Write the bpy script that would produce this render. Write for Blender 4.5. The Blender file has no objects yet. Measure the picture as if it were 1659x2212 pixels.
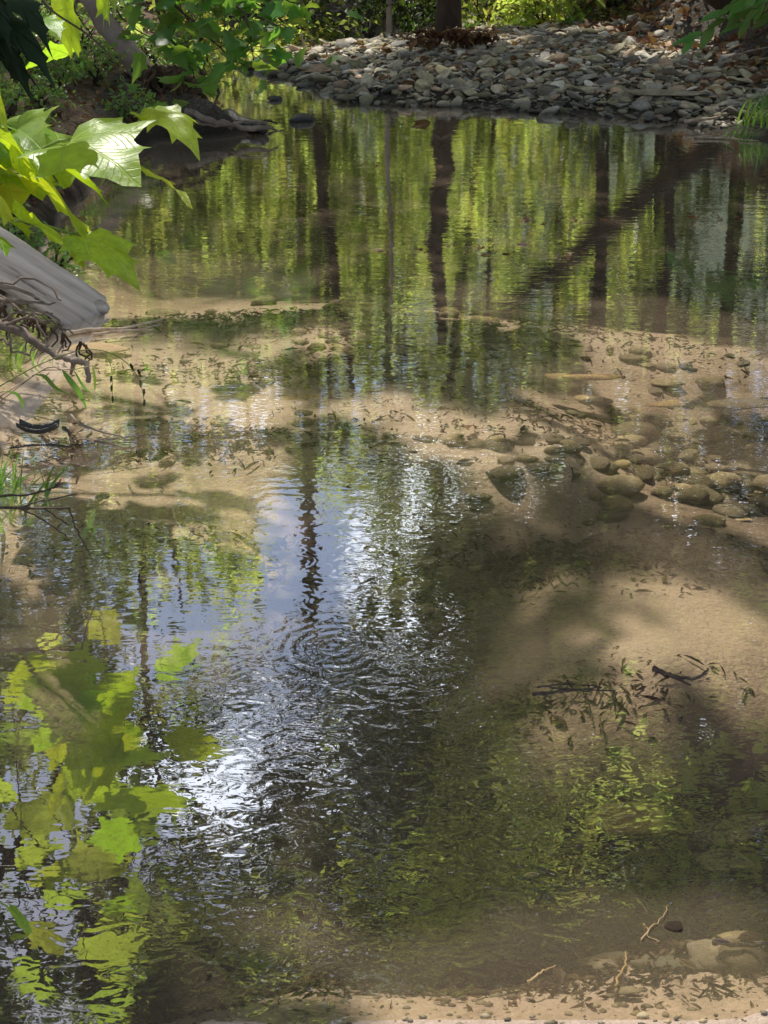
import bpy, bmesh, math, random
import numpy as np
from mathutils import Vector, Matrix, noise as mnoise
random.seed(7); rng = np.random.default_rng(11)
S = bpy.context.scene; C = S.collection
R = math.radians
# ------------------------------------------------------------------ camera geometry
CH = 1.7; TH = R(24.0); F = 3305.0; CX, CY = 829.5, 1106.0
def ray(px, py):
    a = (px-CX)/F; b = (CY-py)/F
    return np.array([a, math.cos(TH)+b*math.sin(TH), -math.sin(TH)+b*math.cos(TH)])
def PZ(px, py, z=0.0):
    d = ray(px, py); t = (z-CH)/d[2]; return np.array([0, 0, CH])+d*t
def PY(px, py, Y):
    d = ray(px, py); t = Y/d[1]; return np.array([0, 0, CH])+d*t
def RP(px, py, Y):           # real point whose mirror image in the water is met along this ray
    p = PY(px, py, Y); return np.array([p[0], p[1], -p[2]])
SUN = np.array([-0.21, 0.53, 0.82]); SUN /= np.linalg.norm(SUN)
# ------------------------------------------------------------------ object helpers
def tag(o, label=None, cat=None, group=None, kind=None):
    if label: o['label'] = label
    if cat: o['category'] = cat
    if group: o['group'] = group
    if kind: o['kind'] = kind
    return o
def empty(name, loc=(0, 0, 0)):
    o = bpy.data.objects.new(name, None); C.objects.link(o); o.location = [float(v) for v in loc]; o.empty_display_size = .1
    return o
def mesh_np(name, V, FA, mat, parent=None, smooth=True, col=None):
    """V (n,3); FA list of arrays each (m,k)"""
    me = bpy.data.meshes.new(name)
    V = np.asarray(V, dtype=np.float32)
    if not isinstance(FA, (list, tuple)): FA = [FA]
    FA = [np.asarray(f, dtype=np.int32) for f in FA if len(f)]
    me.vertices.add(len(V)); me.vertices.foreach_set('co', V.ravel())
    loops = np.concatenate([f.ravel() for f in FA]); tot = np.concatenate([np.full(len(f), f.shape[1], dtype=np.int32) for f in FA])
    st = np.concatenate([[0], np.cumsum(tot)[:-1]]).astype(np.int32)
    me.loops.add(len(loops)); me.loops.foreach_set('vertex_index', loops)
    me.polygons.add(len(tot)); me.polygons.foreach_set('loop_start', st)
    try: me.polygons.foreach_set('loop_total', tot)
    except Exception: pass
    me.polygons.foreach_set('use_smooth', np.full(len(tot), smooth))
    if col is not None:
        a = me.attributes.new('tint', 'FLOAT', 'POINT'); a.data.foreach_set('value', np.asarray(col, dtype=np.float32))
    me.update(calc_edges=True); me.validate()
    me.materials.append(mat)
    o = bpy.data.objects.new(name, me); C.objects.link(o)
    if parent is not None: o.parent = parent
    return o
class MB:
    def __init__(s): s.V = []; s.F = {}; s.n = 0; s.C = []
    def add(s, V, Fa, c=None):
        V = np.asarray(V, float); Fa = np.asarray(Fa, int)
        s.V.append(V); s.F.setdefault(Fa.shape[1], []).append(Fa+s.n); s.n += len(V)
        s.C.append(np.full(len(V), 0.5 if c is None else c))
    def tube(s, pts, rad, k=7, rough=0.0, c=None):
        pts = np.asarray(pts, float); n = len(pts)
        rad = np.asarray(rad, float) if np.ndim(rad) else np.full(n, rad)
        if len(rad) != n: rad = np.interp(np.linspace(0, 1, n), np.linspace(0, 1, len(rad)), rad)
        tan = np.gradient(pts, axis=0); tan /= np.linalg.norm(tan, axis=1)[:, None]+1e-9
        ref = np.array([0.13, 0.21, 0.97]) if abs(tan[0][2]) < .8 else np.array([0.9, .31, .1])
        V = []
        u = np.cross(tan[0], ref); u /= np.linalg.norm(u)
        for i in range(n):
            u = u-tan[i]*np.dot(u, tan[i]); u /= np.linalg.norm(u); w = np.cross(tan[i], u)
            a = np.arange(k)*2*math.pi/k
            rr = rad[i]*(1+rough*rng.uniform(-1, 1, k))
            V.append(pts[i]+(u[None]*np.cos(a)[:, None]+w[None]*np.sin(a)[:, None])*rr[:, None])
        V = np.concatenate(V+[pts[:1], pts[-1:]])
        i = np.arange(n-1)[:, None]*k; j = np.arange(k)[None]
        Q = np.stack([i+j, i+(j+1) % k, i+k+(j+1) % k, i+k+j], -1).reshape(-1, 4)
        j = np.arange(k); T = np.concatenate([np.stack([np.full(k, n*k), (j+1) % k, j], -1), np.stack([np.full(k, n*k+1), (n-1)*k+j, (n-1)*k+(j+1) % k], -1)])
        base = s.n; s.add(V, Q, c); s.F.setdefault(3, []).append(T+base)
    def build(s, name, mat, parent=None, smooth=True, loc=None):
        V = np.concatenate(s.V)
        if loc is not None: V = V-np.asarray(loc, float)
        o = mesh_np(name, V, [np.concatenate(f) for f in s.F.values()], mat, parent, smooth, np.concatenate(s.C))
        if loc is not None: o.location = [float(v) for v in loc]
        return o
def bez(P0, P1, P2, n=10, jit=0.0):
    t = np.linspace(0, 1, n)[:, None]; P0, P1, P2 = map(lambda p: np.asarray(p, float), (P0, P1, P2))
    p = (1-t)**2*P0+2*t*(1-t)*P1+t*t*P2
    if jit: p[1:-1] += rng.normal(0, jit, (n-2, 3))
    return p
def poly(pts, n=16, jit=0.0):
    pts = np.asarray(pts, float); m = len(pts); tt = np.linspace(0, m-1, n); out = []
    for t in tt:      # catmull-rom
        i = min(int(t), m-2); f = t-i
        p0, p1, p2, p3 = pts[max(i-1, 0)], pts[i], pts[i+1], pts[min(i+2, m-1)]
        out.append(.5*((2*p1)+(p2-p0)*f+(2*p0-5*p1+4*p2-p3)*f*f+(3*p1-p0-3*p2+p3)*f**3))
    out = np.array(out)
    if jit: out[1:-1] += rng.normal(0, jit, (n-2, 3))
    return out
# ------------------------------------------------------------------ node helper
class NT:
    def __init__(s, name):
        s.m = bpy.data.materials.new(name); s.m.use_nodes = True; s.t = s.m.node_tree; s.t.nodes.clear()
        s.out = s.t.nodes.new('ShaderNodeOutputMaterial')
    def n(s, typ, **kw):
        nd = s.t.nodes.new('ShaderNode'+typ); ins = kw.pop('ins', {})
        for k, v in kw.items(): setattr(nd, k, v)
        for k, v in ins.items():
            if isinstance(v, tuple) and len(v) == 2 and hasattr(v[0], 'outputs'): s.t.links.new(v[0].outputs[v[1]], nd.inputs[k])
            elif hasattr(v, 'outputs'): s.t.links.new(v.outputs[0], nd.inputs[k])
            else: nd.inputs[k].default_value = v
        return nd
    def math(s, op, a, b=None, c=None, clamp=False):
        ins = {0: a}
        if b is not None: ins[1] = b
        if c is not None: ins[2] = c
        nd = s.n('Math', operation=op, ins=ins); nd.use_clamp = clamp; return nd
    def ramp(s, fac, stops, interp='LINEAR'):
        nd = s.n('ValToRGB', ins={0: fac}); r = nd.color_ramp; r.interpolation = interp
        while len(r.elements) < len(stops): r.elements.new(.5)
        for e, (p, c) in zip(r.elements, stops):
            e.position = p; e.color = (*c, 1) if isinstance(c, (tuple, list)) else (c, c, c, 1)
        return nd
    def mix(s, fac, a, b, mode='MIX'):
        nd = s.n('Mix', data_type='RGBA', blend_type=mode)
        for i, v in ((0, fac), (6, a), (7, b)):
            if hasattr(v, 'outputs'): s.t.links.new(v.outputs[2] if v.bl_idname == 'ShaderNodeMix' else v.outputs[0], nd.inputs[i])
            elif isinstance(v, tuple) and hasattr(v[0], 'outputs'): s.t.links.new(v[0].outputs[v[1]], nd.inputs[i])
            else: nd.inputs[i].default_value = (*v, 1) if isinstance(v, tuple) and len(v) == 3 else v
        return nd
    def lk(s, a, ao, b, bi): s.t.links.new(a.outputs[ao], b.inputs[bi])
def mout(n): return (n, 2)
# ------------------------------------------------------------------ materials
def leaf_mat(name, dif, tra, rough=.45, tmix=.5, spec=.4, veins=False, vary=.35, dim=None):
    t = NT(name)
    geo = t.n('NewGeometry'); oi = t.n('ObjectInfo')
    rnd = t.math('FRACT', t.math('ADD', (geo, 'Random Per Island'), (oi, 'Random')))
    ns = t.n('TexNoise', ins={'Vector': (geo, 'Position'), 'Scale': 1.2, 'Detail': 2.0})
    v = t.n('HueSaturation', ins={'Hue': t.math('MULTIPLY_ADD', rnd, .05, .475), 'Saturation': 1.0,
            'Value': t.math('MULTIPLY_ADD', t.math('ADD', rnd, t.math('SUBTRACT', (ns, 0), .5)), vary*1.6, 1-vary*.8), 'Color': (*dif, 1)})
    v2 = t.n('HueSaturation', ins={'Hue': t.math('MULTIPLY_ADD', rnd, .06, .47), 'Saturation': 1.0,
            'Value': t.math('MULTIPLY_ADD', rnd, vary, 1-vary*.5), 'Color': (*tra, 1)})
    dcol, tcol = v, v2
    if veins:
        nb = t.n('TexNoise', ins={'Vector': (t.n('Attribute', attribute_name='leafxy'), 1), 'Scale': 6., 'Detail': 6., 'Roughness': .65})
        bl = t.ramp((nb, 0), [(.62, 0.), (.70, .8)]); v = t.mix(bl, v, (.16, .10, .03)); v2 = t.mix(bl, v2, (.30, .22, .03))
        mo = t.ramp((nb, 0), [(.35, .78), (.6, 1.12)]); v = t.mix(1.0, v, mo, 'MULTIPLY'); v2 = t.mix(1.0, v2, mo, 'MULTIPLY')
        at = t.n('Attribute', attribute_name='leafxy'); sp = t.n('SeparateXYZ', ins={0: (at, 1)})
        ang = t.math('ARCTAN2', (sp, 0), t.math('ADD', (sp, 1), .02)); rr_ = t.math('SQRT', t.math('ADD', t.math('MULTIPLY', (sp, 0), (sp, 0)), t.math('MULTIPLY', (sp, 1), (sp, 1))))
        md = t.math('MULTIPLY', t.math('ABSOLUTE', t.math('WRAP', ang, R(19), R(-19))), rr_)
        v1_ = t.n('MapRange', ins={'Value': md, 'From Min': .004, 'From Max': .014, 'To Min': 1., 'To Max': 0.})
        sd_ = t.math('ABSOLUTE', t.math('WRAP', t.math('SUBTRACT', t.math('MULTIPLY', rr_, 11.), t.math('MULTIPLY', t.math('ABSOLUTE', t.math('WRAP', ang, R(19), R(-19))), 9.)), .5, -.5))
        s1_ = t.n('MapRange', ins={'Value': sd_, 'From Min': .02, 'From Max': .10, 'To Min': .5, 'To Max': 0.})
        uv = t.math('MAXIMUM', v1_, s1_)
        dcol = t.mix(uv, v, (dif[0]*2.2+.05, dif[1]*1.8+.05, dif[2]*1.8+.03))
        tcol = t.mix(uv, v2, (tra[0]*.55, tra[1]*.55, tra[2]*.5))
        bpn = t.n('Bump', ins={'Strength': .6, 'Distance': .004, 'Height': t.math('SUBTRACT', (nb, 0), uv)})
    p = t.n('BsdfPrincipled', ins={'Roughness': rough, 'Specular IOR Level': spec})
    if veins: t.lk(bpn, 0, p, 'Normal')
    tr = t.n('BsdfTranslucent')
    for src, dst in ((dcol, (p, 'Base Color')), (tcol, (tr, 'Color'))):
        t.t.links.new(src.outputs[2] if src.bl_idname == 'ShaderNodeMix' else src.outputs[0], dst[0].inputs[dst[1]])
    m = t.n('MixShader', ins={0: tmix}); t.lk(p, 0, m, 1); t.lk(tr, 0, m, 2); t.lk(m, 0, t.out, 0)
    return t.m
def simple_mat(name, stops, scale=8, rough=.8, bump=.01, spec=.3, stretch=(1, 1, 1), detail=8, rnd=.25, coord='Object', tintmul=False, wetline=False):
    t = NT(name)
    tc = t.n('TexCoord'); oi = t.n('ObjectInfo')
    mp = t.n('Mapping', ins={'Vector': (tc, coord), 'Scale': stretch})
    addv = t.n('VectorMath', operation='ADD', ins={0: (mp, 0)}); comb = t.n('CombineXYZ', ins={0: t.math('MULTIPLY', (oi, 'Random'), 37.0)}); t.lk(comb, 0, addv, 1)
    ns = t.n('TexNoise', ins={'Vector': addv, 'Scale': scale, 'Detail': detail, 'Roughness': .62})
    rp = t.ramp((ns, 0), stops)
    val = t.math('MULTIPLY_ADD', (oi, 'Random'), rnd*2, 1-rnd)
    if tintmul:
        at = t.n('Attribute', attribute_name='tint'); val = t.math('MULTIPLY', val, t.math('MULTIPLY_ADD', (at, 2), 1.3, .35))
    hs = t.n('HueSaturation', ins={'Value': val, 'Color': rp, 'Saturation': 1.0})
    col = hs
    rg = rough
    if wetline:
        geo = t.n('NewGeometry'); sx = t.n('SeparateXYZ', ins={0: (geo, 'Position')})
        nn = t.n('TexNoise', ins={'Vector': (geo, 'Position'), 'Scale': 3.0})
        w = t.n('MapRange', ins={'Value': t.math('ADD', (sx, 2), t.math('MULTIPLY', t.math('SUBTRACT', (nn, 0), .5), .06)), 'From Min': .015, 'From Max': .075, 'To Min': 1.0, 'To Max': 0.0})
        col = t.mix(w, hs, (.022, .02, .016)); rg = t.math('MULTIPLY_ADD', w, -.45, rough)
        m2 = t.mix(.55, hs, (.05, .045, .035)); 
        col = t.mix(w, hs, m2)
    p = t.n('BsdfPrincipled', ins={'Roughness': rg, 'Specular IOR Level': spec})
    t.t.links.new(col.outputs[2] if col.bl_idname == 'ShaderNodeMix' else col.outputs[0], p.inputs['Base Color'])
    n2 = t.n('TexNoise', ins={'Vector': addv, 'Scale': scale*3, 'Detail': 6, 'Roughness': .7})
    b = t.n('Bump', ins={'Strength': 1.0, 'Distance': bump, 'Height': (n2, 0)}); t.lk(b, 0, p, 'Normal'); t.lk(p, 0, t.out, 0)
    return t.m
M = {}
M['near_leaf'] = leaf_mat('sycamore_leaf_surface', (.20, .36, .05), (.72, .93, .03), rough=.36, tmix=.55, spec=.9, veins=True, vary=.12)
M['over_leaf'] = leaf_mat('overhead_leaf_surface', (.14, .24, .04), (.75, .92, .10), rough=.4, tmix=.66, spec=.5, veins=True, vary=.2)
M['dark_leaf'] = leaf_mat('shaded_leaf_surface', (.02, .035, .018), (.04, .08, .02), tmix=.2, spec=.12)  # dark copy of the leaf, shade put into its colour
M['mid_leaf'] = leaf_mat('tulip_tree_leaf_surface', (.09, .20, .06), (.40, .66, .05), rough=.4, tmix=.42, spec=.5, vary=.45)
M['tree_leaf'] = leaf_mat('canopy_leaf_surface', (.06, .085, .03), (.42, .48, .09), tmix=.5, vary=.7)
M['lime_leaf'] = leaf_mat('sunlit_canopy_leaf_surface', (.10, .155, .05), (.80, .88, .16), tmix=.6, vary=.6)  # brighter copy of the canopy leaf, sunlight put into its colour
M['deep_leaf'] = leaf_mat('shaded_canopy_leaf_surface', (.025, .04, .015), (.10, .15, .02), tmix=.4, vary=.7)  # darker copy of the canopy leaf, shade of the wood put into its colour
M['herb'] = leaf_mat('herb_leaf_surface', (.14, .24, .07), (.38, .58, .08), rough=.35, tmix=.4, spec=.6, vary=.4)
M['grass'] = leaf_mat('grass_blade_surface', (.09, .19, .05), (.3, .5, .06), tmix=.4, vary=.4)
M['brown_leaf'] = leaf_mat('dead_leaf_surface', (.20, .11, .055), (.22, .10, .03), tmix=.25, vary=.7, spec=.3)
M['bed_leaf'] = leaf_mat('sodden_leaf_surface', (.10, .06, .035), (.06, .03, .01), tmix=.1, vary=.9, spec=.2)
M['bark'] = simple_mat('bark_surface', [(.3, (.025, .017, .012)), (.7, (.085, .055, .038))], 9, .9, .02, stretch=(1, 1, .25))
M['pale_bark'] = simple_mat('pale_bark_surface', [(.3, (.22, .16, .12)), (.55, (.42, .34, .28)), (.75, (.55, .46, .4))], 5, .8, .006)
M['log'] = simple_mat('weathered_log_surface', [(.30, (.14, .11, .10)), (.40, (.40, .35, .31)), (.6, (.56, .50, .45)), (.8, (.70, .64, .58))], 3.2, .75, .004, stretch=(.7, 9, 9), rnd=0)
M['log_under'] = simple_mat('shaded_log_underside_surface', [(.35, (.015, .011, .008)), (.7, (.11, .075, .055))], 14, .9, .02, rnd=0)  # shade under the log is put into this darker wood colour
M['root'] = simple_mat('root_surface', [(.3, (.10, .07, .05)), (.7, (.32, .25, .20))], 16, .8, .004)
M['wet_wood'] = simple_mat('wet_wood_surface', [(.3, (.008, .007, .006)), (.7, (.035, .028, .022))], 14, .25, .006, spec=.7)
M['dark_root'] = simple_mat('dark_root_surface', [(.3, (.02, .013, .009)), (.7, (.12, .075, .045))], 16, .9, .004)
M['twig'] = simple_mat('twig_surface', [(.3, (.03, .02, .015)), (.7, (.10, .07, .05))], 30, .6, .001)
M['pale_twig'] = simple_mat('dry_twig_surface', [(.3, (.22, .15, .10)), (.7, (.5, .4, .3))], 30, .7, .001)
def cobble_mat(name, cols, dark=1.0, wet=True):
    t = NT(name); tc = t.n('TexCoord'); oi = t.n('ObjectInfo'); at = t.n('Attribute', attribute_name='tint'); geo = t.n('NewGeometry')
    rr = t.math('FRACT', t.math('ADD', (oi, 'Random'), t.math('MULTIPLY', (at, 2), 7.31)))
    base = t.ramp(rr, [(i/len(cols), c) for i, c in enumerate(cols)], 'CONSTANT')
    ns = t.n('TexNoise', ins={'Vector': (geo, 'Position'), 'Scale': 38., 'Detail': 8., 'Roughness': .7}); ns2 = t.n('TexNoise', ins={'Vector': (geo, 'Position'), 'Scale': 9., 'Detail': 4., 'Roughness': .6})
    val = t.math('MULTIPLY', t.math('MULTIPLY_ADD', (ns, 0), 2.2, .45), t.math('MULTIPLY_ADD', t.math('FRACT', t.math('MULTIPLY', rr, 13.7)), .75, .62*dark))
    c = t.n('HueSaturation', ins={'Value': val, 'Saturation': 1.0, 'Color': base})
    c = t.mix(t.ramp((ns2, 0), [(.5, 0.), (.68, .6)]), c, (.10*dark, .085*dark, .05*dark))
    rg = .8
    if wet:
        sx = t.n('SeparateXYZ', ins={0: (geo, 'Position')}); w = t.n('MapRange', ins={'Value': t.math('ADD', (sx, 2), t.math('MULTIPLY', t.math('SUBTRACT', (ns2, 0), .5), .08)), 'From Min': .02, 'From Max': .075, 'To Min': 1.0, 'To Max': 0.0})
        c = t.mix(w, c, t.mix(.72, c, (.02, .02, .018))); rg = t.math('MULTIPLY_ADD', w, -.5, .82)
    p = t.n('BsdfPrincipled', ins={'Roughness': rg, 'Specular IOR Level': .3}); t.lk(c, 2, p, 'Base Color')
    b = t.n('Bump', ins={'Strength': 1., 'Distance': .006, 'Height': (ns, 0)}); t.lk(b, 0, p, 'Normal'); t.lk(p, 0, t.out, 0); return t.m
M['stone'] = cobble_mat('cobble_surface', [(.21, .19, .155), (.28, .25, .18), (.15, .13, .10), (.33, .28, .20), (.22, .20, .12), (.18, .17, .15), (.34, .24, .16), (.25, .22, .14), (.44, .40, .33)])
M['tan_stone'] = simple_mat('tan_stone_surface', [(.25, (.30, .19, .09)), (.5, (.46, .32, .16)), (.8, (.55, .43, .27))], 8, .7, .004, rnd=.1)
M['green_stone'] = cobble_mat('olive_stone_surface', [(.14, .115, .07), (.19, .155, .10), (.10, .08, .05), (.24, .195, .125), (.17, .14, .10), (.12, .10, .07), (.33, .26, .15)], wet=False)
M['moss_stone'] = cobble_mat('algae_stone_surface', [(.26, .19, .07)]*3, wet=False)
M['black_stone'] = simple_mat('wet_stone_surface', [(.3, (.012, .012, .011)), (.7, (.05, .045, .04))], 9, .25, .004, spec=.7)
M['seed'] = leaf_mat('seed_head_surface', (.07, .15, .04), (.1, .2, .03), tmix=.3)
M['stem'] = simple_mat('green_stem_surface', [(.3, (.14, .2, .05)), (.7, (.3, .36, .12))], 20, .5, .0005)
# ------------------------------------------------------------------ terrain
def world_poly(pix, extra=()):
    return np.array([PZ(x, y)[:2] for x, y in pix]+list(extra))
LAND = {
 'bar': (world_poly([(560, 128), (538, 152), (600, 168), (680, 192), (760, 222), (900, 233), (1100, 240), (1300, 250), (1480, 266), (1560, 290), (1659, 312), (1900, 340)],
         [(6, 8), (8, 5.5), (40, 4), (40, 60), (2.0, 60), (.35, 19), (.33, 15.3)])),
 'far': None, 'left': None, 'near': None}
bp = LAND['bar']; chan = world_poly([(905, 84), (830, 92), (720, 101), (640, 112)])
LAND['bar'] = np.concatenate([bp, chan])
LAND['far'] = np.concatenate([world_poly([(380, 52), (560, 48), (700, 46), (860, 48), (960, 40)]), np.array([(2, 60), (-60, 60), (-60, 17)])])
LAND['left'] = np.concatenate([world_poly([(430, 66), (440, 130), (418, 160), (436, 190), (430, 215), (470, 265), (560, 290), (470, 300), (330, 305), (292, 330), (215, 400), (120, 470), (85, 560), (-10, 690), (-80, 770), (-110, 900), (-90, 1000), (-110, 1120), (-190, 1300), (-400, 1700)]),
                  np.array([(-3.5, 1.0), (-60, 0), (-60, 16), (-6, 16)])])
LAND['near'] = np.concatenate([world_poly([(-300, 2380), (180, 2290), (420, 2222), (700, 2236), (950, 2220), (1250, 2206), (1659, 2192), (1900, 2170)]),
                  np.array([(3.5, 1.8), (30, 1.0), (30, -30), (-30, -30), (-30, 0.5)])])
def sdist(X, Y, P):
    d2 = np.full(X.shape, 1e18); ins = np.zeros(X.shape, bool); n = len(P)
    for i in range(n):
        a = P[i]; b = P[(i+1) % n]; e = b-a
        wx = X-a[0]; wy = Y-a[1]; t = np.clip((wx*e[0]+wy*e[1])/(e@e+1e-12), 0, 1)
        d2 = np.minimum(d2, (wx-e[0]*t)**2+(wy-e[1]*t)**2)
        if a[1] != b[1]:
            c = ((a[1] > Y) != (b[1] > Y)) & (X < (b[0]-a[0])*(Y-a[1])/(b[1]-a[1])+a[0]); ins ^= c
    d = np.sqrt(d2); return np.where(ins, d, -d)
def vnoise(X, Y, s, seed=0):
    x = X*s+seed*17.3; y = Y*s-seed*9.1; xi = np.floor(x).astype(np.int64); yi = np.floor(y).astype(np.int64); fx = x-xi; fy = y-yi
    def h(a, b):
        v = (a*374761393+b*668265263+seed*2246822519) & 0xffffffff; v = ((v ^ (v >> 13))*1274126177) & 0xffffffff; return ((v ^ (v >> 16)) & 0xffff)/65535.
    fx = fx*fx*(3-2*fx); fy = fy*fy*(3-2*fy)
    return (h(xi, yi)*(1-fx)+h(xi+1, yi)*fx)*(1-fy)+(h(xi, yi+1)*(1-fx)+h(xi+1, yi+1)*fx)*fy-.5
def fbm(X, Y, s, o=4, seed=0):
    return sum(vnoise(X, Y, s*2**i, seed+i)/2**i for i in range(o))
SHOALS = []
for px, py, rx, ry, dz in [(250, 800, .7, .9, .195), (250, 1120, .55, .45, .20), (500, 640, 1.1, .9, .17), (1440, 690, 1.2, .6, .21), (1010, 935, .55, .35, .19), (1320, 1400, .6, .3, .15),
        (1000, 1520, .35, .2, .16), (1450, 1200, .7, .6, .16), (1300, 850, 1.0, .9, .10), (700, 860, .7, .5, .15), (1350, 2080, .8, .3, .30), (500, 2150, .5, .22, .2), (680, 1990, .18, .1, .15), (60, 1390, .25, .15, .15), (1480, 1940, .35, .16, .22),
        (250, 1650, .6, .8, -.15), (1130, 1700, .6, .4, -.10), (650, 1420, .5, .4, -.1), (750, 1780, .5, .3, -.1), (1250, 1800, .6, .3, -.16), (800, 1800, .9, .4, -.2), (450, 1500, .5, .4, -.12)]:
    p = PZ(px, py); SHOALS.append((p[0], p[1], rx, ry, dz))
HILL = np.array([(3.0, 10.2), (1.95, 12.6), (1.9, 14.2), (2.6, 17.5), (4, 30), (60, 60), (60, 0), (7, 3.5), (4.2, 8.0)])
def height(X, Y, fine=True):
    X = np.asarray(X, float); Y = np.asarray(Y, float)
    bed = -.31-.30*np.clip((Y-6.7)/1.4, 0, 1)+.06*fbm(X, Y, .9, 3, 3)+(.012*fbm(X, Y, 7, 3, 5) if fine else 0)
    for x, y, rx, ry, dz in SHOALS: bed = bed+dz*np.exp(-((X-x)/rx)**2-((Y-y)/ry)**2)
    bed = np.minimum(bed, -.03)
    bed = np.where(Y > 11.5, bed*.6, bed)
    Z = bed
    for k, P in LAND.items():
        sd = sdist(X+.10*fbm(X, Y, 2.2, 2, 9), Y+.10*fbm(X, Y, 2.2, 2, 21), P)
        top = {'bar': .24*(1-np.exp(-np.maximum(sd, 0)/1.1)), 'far': .35*(1-np.exp(-np.maximum(sd, 0)/.5))+np.maximum(sd-1.5, 0)*.05, 'left': .30*(1-np.exp(-np.maximum(sd, 0)/.25))+.03*np.minimum(np.maximum(sd, 0), 10),
               'near': .012*(1-np.exp(-np.maximum(sd, 0)/.25))+.02*np.maximum(sd-.5, 0)}[k]
        rel = {'bar': .5, 'far': .6, 'left': .35, 'near': .16}[k]
        w = np.exp(np.minimum(sd, 0)/rel)
        Z = np.where(sd > 0, np.maximum(Z, top+.003), np.maximum(Z, bed*(1-w)))
    sh = sdist(X+.25*fbm(X, Y, 1.3, 3, 31), Y+.25*fbm(X, Y, 1.3, 3, 41), HILL)
    Z = Z+np.maximum(sh, 0)*.75*np.exp(-np.maximum(sh, 0)*.12)+np.where(sh > 0, .08*fbm(X, Y, 4, 3, 6)*np.minimum(sh*3, 1), 0)
    Z = Z+np.maximum(Y-22, 0)**1.15*.16+np.maximum(-X-7, 0)*.25*np.clip((-X-7)/3, 0, 1)
    Z = Z+np.where(Z > .02, .02*fbm(X, Y, 5, 3, 7), 0)
    return Z
def gz(x, y): return float(height(np.array([x]), np.array([y]))[0])
ys = np.concatenate([-np.geomspace(80, .6, 14), np.arange(0, 1.4, .1), np.arange(1.4, 18, .035), 18*np.geomspace(1, 14, 60)])
xh = np.concatenate([np.arange(0, 4.4, .035), 4.4*np.geomspace(1, 50, 50)]); xs = np.concatenate([-xh[::-1], xh[1:]])
GX, GY = np.meshgrid(xs, ys); GZ = height(GX, GY)
def grid_faces(ny, nx):
    i = np.arange(ny-1)[:, None]*nx; j = np.arange(nx-1)[None]; return np.stack([i+j, i+j+1, i+nx+j+1, i+nx+j], -1).reshape(-1, 4)
t = NT('creek_ground_surface')
geo = t.n('NewGeometry'); sx = t.n('SeparateXYZ', ins={0: (geo, 'Position')})
n1 = t.n('TexNoise', ins={'Vector': (geo, 'Position'), 'Scale': 2.2, 'Detail': 6.0, 'Roughness': .6})
n2 = t.n('TexNoise', ins={'Vector': (geo, 'Position'), 'Scale': 60.0, 'Detail': 5.0, 'Roughness': .7})
n3 = t.n('TexNoise', ins={'Vector': (geo, 'Position'), 'Scale': 14.0, 'Detail': 6.0, 'Roughness': .65})
sand = t.mix(t.ramp((n1, 0), [(.35, 0.), (.65, 1.)]), (.52, .385, .295), (.62, .48, .385))
sand = t.mix(t.ramp((n2, 0), [(.35, 0.), (.75, .45)]), sand, (.22, .15, .09))
sand = t.mix(t.ramp((n3, 0), [(.52, 0.), (.72, .55)]), sand, (.14, .10, .06))
shal = t.n('MapRange', ins={'Value': t.math('ADD', (sx, 2), t.math('MULTIPLY', t.math('SUBTRACT', (n3, 0), .5), .05)), 'From Min': -.13, 'From Max': -.04, 'To Min': 0., 'To Max': .8}); shal = t.math('MULTIPLY', shal, t.n('MapRange', ins={'Value': (sx, 1), 'From Min': 2.2, 'From Max': 3.4, 'To Min': .15, 'To Max': 1.})); sand = t.mix(shal, sand, (.66, .545, .455))  # clean pale sand on the shoals, lightened further to stand for sunlight
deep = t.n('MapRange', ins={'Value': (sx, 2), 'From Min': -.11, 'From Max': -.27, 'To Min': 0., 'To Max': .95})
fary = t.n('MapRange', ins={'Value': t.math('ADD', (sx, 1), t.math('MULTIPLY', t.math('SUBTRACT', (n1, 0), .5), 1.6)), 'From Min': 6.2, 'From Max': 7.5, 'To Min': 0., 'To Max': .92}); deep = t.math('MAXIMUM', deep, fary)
bedc = t.mix(deep, sand, (.032, .027, .016))  # light lost in deep and far water is painted into the bed colour
soil = t.mix(t.ramp((n3, 0), [(.35, 0.), (.7, 1.)]), (.055, .038, .026), (.26, .18, .12))
soil = t.mix(t.ramp((n2, 0), [(.45, 0.), (.7, .5)]), soil, (.30, .22, .16))
yfar = t.n('MapRange', ins={'Value': (sx, 1), 'From Min': 14., 'From Max': 19., 'To Min': 0., 'To Max': 1.})
barm = t.math('MULTIPLY', t.math('GREATER_THAN', (sx, 0), -1.7), t.math('GREATER_THAN', (sx, 1), 9.0)); soil = t.mix(barm, soil, t.mix(t.ramp((n2, 0), [(.35, 0.), (.65, 1.)]), (.03, .025, .018), (.17, .15, .12)))
soil = t.mix(yfar, soil, t.mix(t.ramp((n1, 0), [(.4, 0.), (.6, 1.)]), (.03, .045, .015), (.06, .09, .025)))
land = t.n('MapRange', ins={'Value': (sx, 2), 'From Min': .0, 'From Max': .03, 'To Min': 0., 'To Max': 1.})
wetb = t.n('MapRange', ins={'Value': t.math('ADD', (sx, 2), t.math('MULTIPLY', t.math('SUBTRACT', (n3, 0), .5), .12)), 'From Min': .05, 'From Max': .17, 'To Min': .85, 'To Max': 0.}); soil = t.mix(wetb, soil, (.022, .016, .011))
nearb = t.math('LESS_THAN', (sx, 1), 2.6); land2 = t.math('MULTIPLY', land, t.math('SUBTRACT', 1.0, nearb))
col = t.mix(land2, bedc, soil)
p = t.n('BsdfPrincipled', ins={'Roughness': .85, 'Specular IOR Level': .25}); t.lk(col, 2, p, 'Base Color')
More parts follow.
